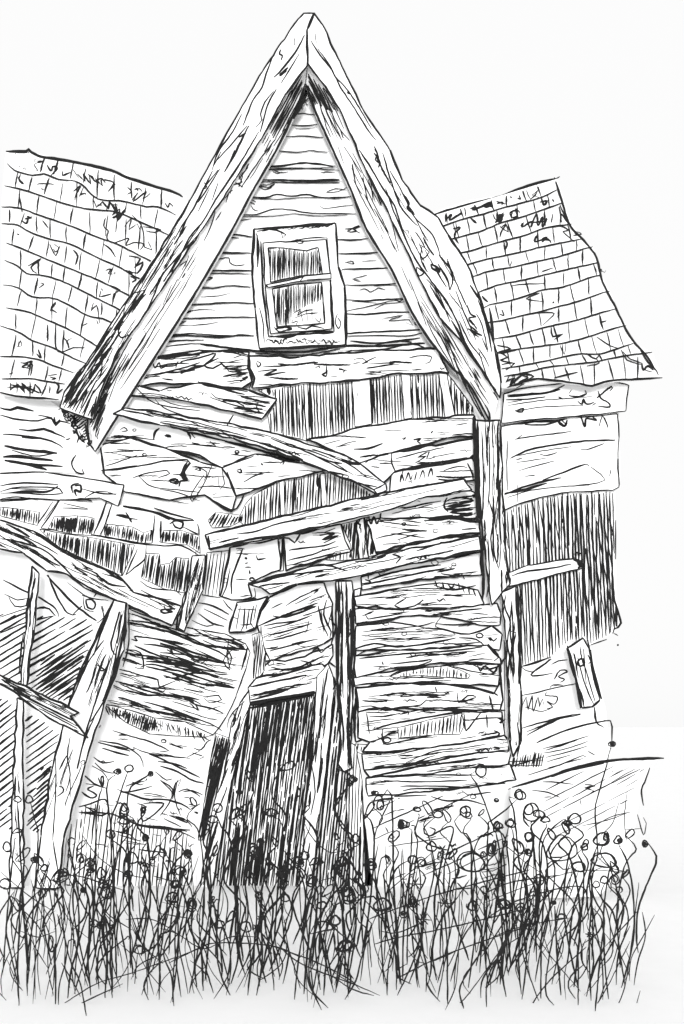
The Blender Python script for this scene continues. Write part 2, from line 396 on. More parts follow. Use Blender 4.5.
sof([(308,64), (320,80), (340,110), (366,170), (388,212), (404,245), (420,280), (440,318), (462,342), (480,368), (498,400)],
    [(306,84), (315,110), (330,143), (352,192), (366,228), (392,270), (412,312), (430,340), (450,365), (470,385), (492,425)], 'soffit',
    [('B', '*1.3 480,330 520,420 555,480|*1.3 500,340 540,430 580,480|*1.2 520,350 560,440|*1.6 490,300 520,340 540,380|*1.4 470,330 500,430|*1.4 590,560 600,620|*1.4 625,600 640,680|*1.3 650,610 660,684|*1.2 560,500 620,590|*1 540,500 560,560'),
     ('D', '*1.4 75,50 90,120 110,150|*1.3 110,95 130,170|*1.3 130,100 155,180|*1.2 150,110 175,190 170,150|*1.2 150,200 190,270 230,350|*1.2 180,235 220,340|*1.2 210,240 235,345|*1.1 245,400 280,480|*1.1 270,440 320,560 360,620|*1.3 300,520 330,600|*1.4 380,600 430,684|*1.3 370,610 410,684'),
     ('H', '*1.2 330,0 370,80 420,160|*1.4 360,20 400,100 440,200|*1.4 400,60 430,140 470,230|*1.6 420,130 460,200 500,280 540,360|*1.2 380,30 420,110|*1.6 430,150 470,240 520,330|*1.2 480,150 520,230|*1.2 460,120 510,230|*1.5 480,210 530,290')],
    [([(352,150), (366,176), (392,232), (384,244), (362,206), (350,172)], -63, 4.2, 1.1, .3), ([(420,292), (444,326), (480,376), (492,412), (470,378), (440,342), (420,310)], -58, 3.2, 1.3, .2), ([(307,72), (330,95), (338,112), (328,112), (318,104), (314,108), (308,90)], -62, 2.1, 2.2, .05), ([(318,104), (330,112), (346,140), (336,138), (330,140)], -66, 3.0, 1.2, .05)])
# shadow gap right under the ridge, painted as a block of black hatching
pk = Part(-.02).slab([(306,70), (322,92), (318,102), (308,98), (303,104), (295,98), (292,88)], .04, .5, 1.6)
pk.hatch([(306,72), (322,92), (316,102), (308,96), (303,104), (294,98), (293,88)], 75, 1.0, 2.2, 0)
pk.build('peak_shadow_hatch', house)
# main roof planes behind the barge boards
ap = U(308, 15, -.35); le = U(60, 404, -.35); re = U(501, 388, -.35)
gr = Part(0)
for e in (le, re):
    n = (ap-e).normalized().cross(Vector((0, 1, 0))).normalized()
    if n.z > 0: n = -n
    gr.prism([ap, e, e+Vector((0, 6.2, 0)), ap+Vector((0, 6.2, 0))], n*.10)
gr.build('gable_roof', house, (M['shingle'], M['ink']))

# --- shingled wing roofs
def roof(courses, edge, dfn, ticks, seed, extra, name='shingle_roof'):
    random.seed(seed)
    p = Part(dfn)
    p.slab(edge, .08, .2, 0)
    base = p.d
    for i in range(len(courses)-1):
        p.loft(courses[i], courses[i+1], -.004, -.03, 30, .03)
    p.d = lambda x, y: base(x, y)-.032
    for i, c in enumerate(courses):
        p.line(c, 3.3 if i in (0, ) else (2.6 if i == len(courses)-1 else 1.9))
    for i in range(len(courses)-1):
        A, B = courses[i], courses[i+1]
        x0 = max(A[0][0], B[0][0])+4; x1 = min(A[-1][0], B[-1][0])
        def yat(L, x):
            for k in range(len(L)-1):
                if L[k][0] <= x <= L[k+1][0]: return L[k][1]+(L[k+1][1]-L[k][1])*(x-L[k][0])/(L[k+1][0]-L[k][0]+1e-6)
            return L[-1][1]
        x = x0+random.uniform(2, 12)
        while x < x1-2:
            ya, yb = yat(A, x), yat(B, x)
            if yb-ya > 4:
                f0, f1 = (random.uniform(0, .12), random.uniform(.85, 1.0)) if ticks == 'full' else (random.uniform(0, .2), random.uniform(.8, 1.02))
                sl = random.uniform(-1.5, 1.5)+(-1.2 if ticks != 'full' else 1.2)
                p.line([(x-sl, ya+(yb-ya)*f0), (x+random.uniform(-.5, .5), ya+(yb-ya)*(f0+f1)/2), (x+sl, ya+(yb-ya)*f1)], random.choice((1.4, 1.6, 1.9, 2.2)))
            if random.random() < (.05 if ticks == 'full' else .18):
                qx, qy = x+5, (ya+yb)/2
                p.line([(qx+random.uniform(-1, 2)*k, qy+random.uniform(-3.5, 3.5)) for k in range(random.randint(3, 6))], random.choice((1, 1.4, 1.9)))
            x += random.uniform(12, 19)
    for reg, t in extra: p.S(reg, t)
    return p.build(name, house, (M['shingle'], M['ink']))
LC = [Z('A', '20,73 90,73 97,66 130,88 250,108 380,138 430,160 520,190 590,210 625,228'),
      Z('A', '25,115 50,138 110,155 150,150 200,168 270,180 335,235 420,243 500,262 540,262 600,290'),
      Z('A', '15,190 80,205 150,228 230,255 300,270 350,275 400,280 450,300 580,360'),
      Z('A', '5,262 70,268 130,290 190,310 260,335 330,365 400,390 450,415 510,445 560,470'),
      Z('A', '5,320 60,325 100,348 160,370 240,390 330,435 400,465 460,500 520,525'),
      Z('A', '20,385 60,400 110,420 180,450 280,490 350,520 430,560 480,585'),
      Z('A', '15,445 60,465 90,490 150,498 220,520 300,560 400,610 450,640'),
      Z('A', '10,530 60,538 110,570 180,575 240,600 300,635 350,645 410,670'),
      Z('A', '20,608 90,620 150,645 240,684')+[(100, 348)],
      Z('F', '0,20 60,40 110,70 180,95 250,130 300,150'),
      Z('F', '0,125 60,125 130,135 180,155 250,180'),
      Z('F', '5,202 100,200 150,208 220,218'),
      Z('F', '0,248 70,262 160,268 200,272')]
def d_left(x, y): return -.25+2.9*max(0, min(1.05, (398-y)/230.0))
roof(LC, [(6,151), (28,151), (70,161), (125,174), (183,196), (200,215), (150,300), (95,400), (60,400), (0,394), (1,300), (2,200)], d_left, 'part', 5,
     [('A', '*1.6 30,95 50,85 35,110 60,90 50,115 75,95 65,130 90,100 80,135 100,110|*1.6 105,110 150,105 115,118 130,140 110,135|*2 160,120 175,140 180,125 195,130 175,155|*2 215,140 215,155 240,145|*1.6 250,135 270,165 265,150 290,175 285,150 310,185 305,155 330,180 325,165 350,190 345,170 390,180 370,210 395,185|*1.6 300,150 315,160 325,175 345,165 360,180|*1.4 70,150 65,170 80,185 60,160|*1.2 125,185 150,183 185,185|*1.4 140,200 150,205|*1.4 250,210 275,190 260,220 255,240|*1.3 285,195 270,230|*1.5 435,195 450,210 435,220|*1.6 450,240 470,215 455,245 500,210 490,235 515,215|*1.6 565,250 575,265 580,250 592,262|*2.2 320,240 330,265 350,245 370,270 375,245 395,275 385,290 410,270 400,310 430,265 420,290|*2 395,250 400,290 385,300 405,290|*1.4 360,300 355,330 370,345 365,370 385,385 410,380 440,370 430,395 460,385 490,390 480,410|*1.4 400,310 395,350|*1.4 425,330 450,300 440,340 470,320 480,345|*1.4 450,290 480,320 490,350 495,400 520,410 505,380|*1.6 490,330 550,340 530,350 500,345|*1.6 355,390 380,410 395,435|*2.4 75,310 90,320 95,300|*2 65,220 75,280|*2 145,310 165,335|*1.6 170,390 190,430 200,400 185,390|*2 250,410 265,430 258,460|*1.4 360,480 380,475 370,490 385,492|*2 95,465 140,440 105,470 125,490|*2 440,430 480,440 460,470 490,450 470,490 440,480|*2 460,500 430,480 455,490|*2 345,550 340,570 380,560|*2 375,530 410,545 390,560 385,590|*1.6 170,620 190,590 175,610 195,625|*1.4 320,590 310,620 330,600 340,660|*2.2 445,500 465,510 450,520')
      , ('F', '*1.6 190,10 190,90 210,110 250,95 290,95|*1.4 215,55 230,75 235,95 225,65|*1.6 70,145 95,150 75,160 100,165|*1.6 80,150 110,140 95,160 110,150 105,190|*2 35,215 35,240 60,220 85,250 75,215 110,250 120,220 140,250 100,235 35,220|*2 130,100 140,130 125,115|*1.6 30,185 45,180|*1.4 165,190 195,185|*1.6 170,195 190,200 175,205|*2 185,210 200,225 195,250 215,235|*1.4 280,20 300,10|*1.2 330,0 335,15|*1.3 25,230 110,228')])
RC = [Z('D', '338,232 400,207 500,180')+Z('E', '0,105 60,90 120,65 180,45 245,30'),
      Z('D', '362,268 460,235')+Z('E', '0,150 60,130 120,115 190,95 248,68'),
      Z('D', '390,310 490,285')+Z('E', '0,205 60,180 130,160 240,122 268,112'),
      Z('D', '418,355 480,345')+Z('E', '0,262 75,240 150,220 200,200 240,192 300,185'),
      Z('D', '440,400 500,383')+Z('E', '10,305 80,290 150,275 200,262 330,236'),
      Z('D', '465,440 510,426')+Z('E', '0,350 50,340 105,330 190,310 260,295 345,268 372,262'),
      Z('D', '498,490')+Z('E', '0,410 60,390 140,375 240,350 350,325 392,315'),
      Z('D', '525,540')+Z('E', '20,460 60,453 130,435 200,410 270,400 355,370 402,358'),
      Z('E', '10,522 60,515 120,500 190,485 250,468 320,450 410,418 430,414'),
      Z('E', '35,577 110,565 165,550 220,535 310,515 435,478 455,474'),
      Z('E', '45,625 120,612 210,600 280,590 350,572 450,540 485,532'),
      Z('E', '60,680 110,672 200,655 320,630 400,628 510,592'),
      Z('I', '70,90 150,75 220,58 310,48 380,40 480,20 575,8'),
      Z('I', '80,128 170,100 250,105 330,115 370,122 430,105 520,100 610,95')]
def d_right(x, y): return -.30+2.4*max(0, min(1.05, (378-y)/190.0))
roof(RC, [(425,215), (470,200), (500,196), (530,185), (557,178), (570,222), (585,242), (598,262), (604,290), (618,318), (634,345), (660,374), (662,377), (640,379), (610,381), (592,385), (560,381), (500,388), (480,340), (450,290)], d_right, 'full', 8,
     [('E', '*2.2 240,25 265,100 295,190 350,250 385,300 405,380 450,470 500,570 560,640 585,684|*1.4 245,30 260,22|*2 10,115 25,125 20,110|*2 45,115 65,110 60,120|*2 90,90 95,95|*2 120,85 125,100 115,95|*1.6 145,70 160,100 185,70 165,85 190,95|*2.2 195,90 205,120 215,105 190,110|*2.4 235,100 240,108|*1.8 30,150 45,175 55,150 40,180 65,145 50,185 70,150|*1.6 95,165 90,145 110,140 115,160 100,165|*1.8 125,190 135,180 130,195 165,175 160,195 180,150 185,190 200,160 200,195 215,165 210,185|*2 160,180 215,175|*1.8 235,150 230,180|*2 260,120 280,165 290,185 265,150 260,185|*1.6 60,195 75,185 60,210 55,230|*1.8 170,240 180,225 175,245 215,235 230,250|*1.8 235,195 260,190 290,205 270,210 310,245|*2.4 70,240 80,250 75,270|*1.3 90,330 95,310|*1.4 195,350 235,335 200,345|*1.4 95,395 140,390 210,388|*1.3 150,430 190,420 145,440 200,450|*2 235,455 240,450|*1.3 170,490 240,490 200,530|*2.4 230,540 235,570 270,560 240,580|*1.6 400,500 400,520 420,515|*1.6 385,570 430,600 460,610|*1.6 470,615 490,650 540,665|*1.6 375,640 395,660 350,670|*1.3 260,600 275,630 280,595|*2.6 45,600 90,610 50,625 110,615|*2.4 50,620 80,640 55,650 100,660|*2.2 60,665 105,660 75,684|*2.4 540,660 545,684 560,670 580,684')
      , ('D', '*2.4 345,240 350,250 370,240 360,250|*2.2 400,235 415,220 410,240 450,215 430,230|*2.6 480,200 500,195 490,205 550,180 530,195 555,190|*2 570,175 600,185|*2 395,220 395,245|*1.8 460,195 465,225|*1.8 420,270 445,265 425,290 440,320|*1.6 430,250 440,300|*2 480,230 500,250 495,240|*2 570,215 575,245 590,235 580,250|*1.6 625,210 620,230 640,225 635,200 650,215|*2 580,260 610,280 600,250|*2.6 520,500 540,520|*2.6 545,540 555,600 560,684')
      , ('I', '*2.4 85,90 75,110 100,95 90,120 130,85 150,95 120,110 180,100|*1.8 90,125 140,115 110,130|*2 535,0 560,40 590,70 597,85|*1.4 475,5 500,30 540,45 545,65 575,75|*2.4 240,95 320,75|*1.6 350,10 380,30 395,15|*2 95,90 130,80 170,90 140,105')])

# --- the long wall behind everything
ww = Part(0.0).slab([(-34,394), (504,392), (504,888), (-34,888)], .12, 0, 0)
ww.build('front_wall', house)

# volume behind: side walls, rear wall, rear roof slopes
def P3(px, py, d): return U(px, py, d)
L0 = P3(-34, 394, 0); R0 = P3(586, 390, 0)
vol = Part(0); vol.prism([(L0.x, .13, 0), (L0.x, .13, L0.z), (L0.x, 5.5, L0.z), (L0.x, 5.5, 0)], (.1, 0, 0)); vol.build('side_wall', house)
vol = Part(0); vol.prism([(R0.x-.1, .13, 0), (R0.x-.1, .13, R0.z), (R0.x-.1, 5.5, R0.z), (R0.x-.1, 5.5, 0)], (.1, 0, 0)); vol.build('side_wall', house)
vol = Part(0); vol.prism([(L0.x+.11, 5.39, 0), (R0.x-.11, 5.39, 0), (R0.x-.11, 5.39, L0.z), (L0.x+.11, 5.39, L0.z)], (0, .1, 0)); vol.build('rear_wall', house)
for (a, b, c, d) in (((6,152,2.75), (186,196,2.7), L0.x, -1.2), ((432,216,1.7), (557,179,2.15), .9, R0.x)):
    A, B = P3(*a), P3(*b); vol = Part(0)
    vol.prism([A, B, (B.x, 5.6, L0.z), (A.x, 5.6, L0.z)], (0, 0, -.1)); vol.build('rear_roof', house, (M['shingle'], M['ink']))

# --- right wing
random.seed(21)
rw = Part(.02).slab([(505,380), (620,386), (619,415), (620,487), (615,490), (616,590), (621,625), (608,636), (590,645), (606,712), (612,770), (608,888), (505,888)], .12, .3, 0)
rw.S('M', '*2 130,500 180,488 230,468|*1.6 130,505 165,520 230,475 160,530 235,525|*1.3 230,495 255,482 285,478|*1.5 240,545 260,515 285,518 255,535 275,545 260,555|*1.4 130,600 180,590 240,575 315,560|*1.5 225,575 235,565 270,565|*1.3 125,615 130,640 145,605 150,650 165,600 168,655 185,605 190,640 200,610 205,635|*1.3 215,590 210,600 250,605 240,630 215,620 235,640 215,645|*1.3 140,640 200,655 235,640|*1.5 220,684 270,672 330,662|*2.2 378,640 384,684')
rw.S('Q', '*1.6 130,165 200,145 330,118|*1.4 145,178 200,155 265,125|*1.6 145,190 180,170 270,128|*1.9 180,215 260,180 350,152 430,138|*1.6 378,95 380,130 390,150 410,162|*1.1 200,235 280,215 360,190|*1.2 205,250 280,235 355,210|*1.5 210,240 260,225 320,205|*1.2 210,265 290,245 355,225|*1.2 215,280 300,255|*1.3 150,325 260,290 340,258 350,265|*1.1 220,300 300,278 340,268|*1.3 355,243 380,257')
rw.hatch(Z('Q', '75,265 190,240 205,255 200,300 110,300 65,305'), 78, 2.4, 1.8, .05)
rw.S('Q', '*1.3 60,305 130,285 205,262|*1.3 65,280 200,275|*1.3 70,295 200,292')
rw.build('wing_wall', house)
b = Part(-.14).slab(Z('I', '68,150 150,128 270,112 370,122 430,108 495,120 485,208 430,215 60,250 66,180'), .06, .6, 2.0)
b.S('I', '*2 80,155 150,150 220,145 275,120|*2.2 80,160 200,148 260,135|*1.8 75,170 150,168 210,160|*1.2 80,180 130,172|*1 80,190 200,172 300,165 370,158|*1 110,210 200,195 340,190|*1.6 105,208 135,200 130,212 108,210|*1.8 290,155 320,160 350,150 345,138|*2.4 255,160 270,168|*2 320,175 335,185 340,168 350,185 375,180|*1.6 390,140 400,165 425,180 430,195 390,192|*1.8 385,165 435,125 440,130 430,140|*1.2 370,190 385,180|*1.1 290,150 300,135')
b.build('eave_board', house)
b = Part(-.08).slab(Z('I', '60,262 200,240 455,218 462,300 458,370 462,440 462,468 440,480 300,485 200,502 110,530 60,553'), .05, .6, 1.9)
b.S('I', '*2.4 60,242 150,245 260,240 300,225 380,218 455,218|*2 140,255 210,255 265,240 280,255|*2.8 250,240 275,260 285,240|*2 330,225 345,262 350,235 385,240 370,228|*2 395,260 405,225 425,265|*1.4 105,305 200,290 250,285 300,278|*1.2 110,305 130,290|*2 90,370 160,340 270,320 360,310 450,308|*1 95,365 200,345 300,330|*1.8 190,355 210,362 250,350|*1.6 330,340 350,342 410,320|*1 110,385 160,378 220,368|*1.2 120,412 180,395 240,380|*1 140,432 175,428 150,430|*1.6 110,375 130,370|*2.8 70,490 130,480 215,455|*2.2 70,495 130,470 200,450 265,437|*1.8 200,445 280,415 350,390 360,398|*1.2 365,400 400,425 415,445 390,455 300,465|*1.2 435,408 430,430|*1.1 80,505 160,480 260,468 360,462|*1.2 80,310 78,400 80,480|*1.2 115,460 115,520')
b.build('wall_board', house)
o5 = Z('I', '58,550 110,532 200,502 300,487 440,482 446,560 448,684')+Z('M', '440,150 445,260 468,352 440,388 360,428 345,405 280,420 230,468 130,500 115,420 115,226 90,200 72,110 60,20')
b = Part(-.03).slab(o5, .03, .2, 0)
b.hatch([q for q in o5 if True], 92, 3.0, 1.9, .04, wob=1.6)  # strokes draw the dark interior on a flat panel
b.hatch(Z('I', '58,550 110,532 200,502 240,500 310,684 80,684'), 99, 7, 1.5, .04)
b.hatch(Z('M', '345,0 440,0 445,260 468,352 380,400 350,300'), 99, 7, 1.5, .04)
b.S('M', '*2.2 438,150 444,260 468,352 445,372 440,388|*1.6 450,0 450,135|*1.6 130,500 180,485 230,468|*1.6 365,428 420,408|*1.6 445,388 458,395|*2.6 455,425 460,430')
b.build('shade_hatch_panel', house)
b = Part(-.10).slab(Z('M', '80,182 150,155 240,140 310,132 332,140 335,165 260,182 180,205 85,228 92,205'), .04, .5, 2.0)
b.S('M', '*1.8 95,190 150,175 230,165 300,150|*3 305,135 335,150 320,165|*3 318,140 330,160|*2.6 310,110 335,115|*1.4 290,135 310,128')
b.build('wall_board', house)

# --- central opening bands and boards
random.seed(31)
def lath(poly, ang=90, sp=2.7, w=1.9, d=-.02, strips=(), name='shade_hatch_panel', brk=.06, solid=.12, ink=1.2):  # flat panel whose hatching draws an opening's dark; strips are pale laths
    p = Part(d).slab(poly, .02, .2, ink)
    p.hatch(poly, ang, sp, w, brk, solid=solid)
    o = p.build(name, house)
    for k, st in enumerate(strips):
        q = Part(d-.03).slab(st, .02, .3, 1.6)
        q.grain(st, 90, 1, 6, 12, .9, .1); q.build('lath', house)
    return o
OP1 = [(258,390), (300,383), (330,382), (400,373), (447,373), (473,407), (474,415), (406,420), (362,427), (330,436), (308,441), (270,432), (268,415), (277,400)]
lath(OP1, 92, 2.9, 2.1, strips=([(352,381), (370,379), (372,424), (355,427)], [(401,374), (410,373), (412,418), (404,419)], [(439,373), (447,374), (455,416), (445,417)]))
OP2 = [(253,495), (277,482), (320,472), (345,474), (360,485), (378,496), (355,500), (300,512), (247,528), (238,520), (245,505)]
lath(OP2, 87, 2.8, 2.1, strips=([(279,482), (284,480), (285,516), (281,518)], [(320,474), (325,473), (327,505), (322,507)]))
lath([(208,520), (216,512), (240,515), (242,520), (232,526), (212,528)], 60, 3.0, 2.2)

def board(poly, d=-.06, reg=None, strokes='', ang=0, n=8, ink=2.7, name='wall_board', w=1.3, thick=.04, curl=.22, lmax=45, label=None, wob=1.15):
    p = Part(d).slab(poly, thick, wob, ink)
    A = abs(sum(poly[i-1][0]*poly[i][1]-poly[i][0]*poly[i-1][1] for i in range(len(poly))))/2
    p.grain(poly, ang, int(n+A/(330 if d > -.06 or d < -.08 else 500)), 8, lmax, w, curl)
    if strokes:
        for part in strokes.split('#'):
            r, t = part.strip()[0], part.strip()[1:].strip()
            p.S('' if r == '.' else r, t)
    return p.build(name, house, label=label)
board([(249,356), (300,357), (345,353), (400,350), (438,349), (449,373), (400,373), (360,380), (330,382), (300,383), (272,386), (252,388), (255,378), (250,368)], -.07, strokes='G *2 305,130 300,160 315,190 305,235|*1.4 330,140 345,150 335,160 330,145|*1.4 350,160 440,155 510,145 530,142|*2 360,185 400,170 355,190 430,178|*1.8 335,175 400,168|*1.8 570,155 568,180 555,185 568,192 572,172|*1.5 610,170 640,172|*1.4 625,180 635,170|*1.3 660,150 684,145#H *1.4 80,135 110,130 130,145 110,150 160,125|*1.2 270,130 310,122 345,125 340,145 325,148|*1.2 130,150 220,148 125,165 200,155 240,150|*1.6 30,165 50,172', n=3)
board([(128,388), (140,386), (160,391), (198,383), (248,390), (277,399), (262,419), (230,411), (190,402), (160,398), (130,396)], -.09, strokes='G *2.4 130,210 150,222 200,230 250,245 290,255|*2 200,232 260,238 300,245|*1.4 175,250 190,265 260,280 290,300 200,275 170,262|*1.4 335,280 330,300 340,312|*1.2 200,270 260,275 300,290 340,288', n=8, ang=-8)
# thin cracked boards left under the gable
board([(128,372), (160,356), (200,350), (249,352), (248,366), (252,382), (242,388), (200,384), (150,384), (118,392), (108,404), (112,388)], -.05, strokes='G *2.2 0,125 100,120 170,108 250,105 300,120|*1.8 0,155 60,148 100,150|*1.8 60,150 80,140 130,130 190,115 150,155 100,170 70,185|*2 200,130 150,155 180,165 210,150 230,165 290,170 310,160|*2 225,160 235,175 280,178|*1.8 0,180 60,178 120,165|*2.2 70,180 120,170|*2.2 275,210 300,195 280,200|*2.2 300,120 305,150 300,165 315,180 305,190|*1.6 215,110 250,112 300,125|*1.3 250,130 280,120#F *1.4 510,135 505,160 520,145 530,165 545,145 550,165 575,150|*1.8 490,190 540,185 600,170 640,160 684,145|*1.8 530,160 600,155 610,140 600,165|*2.6 505,125 580,128 640,118 684,120|*2 620,180 640,170 684,155', n=10, ang=4)
# beam of boards below: light boards with nail heads
board([(96,423), (112,408), (125,409), (160,424), (225,441), (300,461), (256,455), (222,468), (210,462), (200,455), (165,449), (140,440), (105,440)], -.045, strokes='F *3 565,395 585,400|*2.4 525,410 530,385 545,370|*2.2 640,380 650,400|*2 655,420 684,425|*1.4 410,375 425,368 435,378 415,382|*2.2 380,400 430,400 480,420 540,438|*1.4 390,395 440,398 530,410|*1.5 560,440 620,450 684,465#G *2.2 15,395 40,400|*2.2 20,392 38,395|*2.2 110,425 205,435|*1.6 170,415 190,430|*1.3 100,380 120,405|*1.4 20,445 100,460 160,480 190,495|*2.2 100,385 104,408', n=0, wob=.4)
board([(222,468), (256,454), (303,463), (326,471), (277,481), (250,492), (236,496), (230,480)], -.085, strokes='G *2 345,490 352,496|*2 262,515 275,510 278,522 262,518|*2 410,490 425,482 420,495|*1.5 285,555 330,530 370,520 390,522|*2.6 325,458 338,462|*2.4 230,520 245,570 258,600|*1.6 215,500 280,480 320,465', n=0)
board([(100,445), (130,438), (165,448), (200,462), (224,468), (232,482), (236,497), (232,512), (222,508), (205,495), (170,500), (125,492), (104,474)], -.055, strokes='F *1.6 380,510 440,505 500,495 560,482 640,478 650,490 630,520 640,545 615,550 610,570|*2.6 640,485 625,520 640,545 620,540|*2.4 345,515 400,510 470,498|*1.4 360,500 420,480 470,462|*1.6 580,545 600,542 605,555 585,555 582,545|*1.4 455,540 500,525 570,515 580,525 540,540|*1.2 475,535 520,570 600,580 684,590|*1.1 380,455 420,462 460,470|*1 370,480 430,472|*1 450,590 550,610 650,630|*1 480,600 580,620|*2.2 420,635 520,655 580,684|*2 400,665 430,670 450,684|*1.2 665,510 684,505#G *1.4 0,485 60,480 100,485|*2.4 100,490 70,530 95,545 70,550 65,570|*1.5 30,548 60,545 60,560 35,555 30,548|*1.2 180,490 150,560 110,620 110,590 150,530|*1.2 210,505 220,560 205,580 200,540|*1.4 120,500 160,520 150,550|*2 150,598 250,650 290,590|*1.3 120,510 140,515 125,500|*1.2 0,580 60,590 140,620', n=0, wob=.5)
B3 = [(306,440), (330,436), (362,427), (406,420), (474,415), (480,436), (447,438), (391,453), (360,463), (345,455)]
board(B3, -.06, strokes='H *1.2 20,435 60,420 90,415|*2.4 80,442 130,440 180,422|*1.6 245,405 260,402 250,410|*2.4 285,410 310,405 300,415 310,422|*1.6 345,388 352,378|*1.3 430,360 470,352#G *1.3 560,425 620,410|*1.4 600,435 650,425', n=2)
board([(360,463), (391,453), (480,436), (474,455), (470,458), (394,472), (380,486), (362,470)], -.075, strokes='H *2.2 210,455 212,490 225,520|*1.3 225,475 300,455 390,435|*1.5 290,490 330,465 300,470 340,450 330,475 360,468|*1.4 225,495 300,500|*1.3 350,468 430,455|*2 220,520 300,500 390,485 470,470|*1.4 120,490 150,470 200,460|*2 170,490 210,490|*1.4 140,500 170,505', n=0)
board([(392,473), (472,458), (476,466), (478,480), (440,484), (390,492)], -.065, strokes='H *2 240,555 246,528 252,550|*1.4 258,552 268,522 276,546 282,530|*1.8 290,548 296,520|*1.3 306,545 318,514 324,540|*1.8 334,538 346,508 352,532|*2 250,515 240,550|*1.6 390,515 440,500 470,505|*2.6 370,545 420,548 460,540|*2.4 255,575 320,568|*2 470,490 485,520 490,545|*1.8 465,545 455,575 485,585|*1.4 475,560 490,565', n=2)

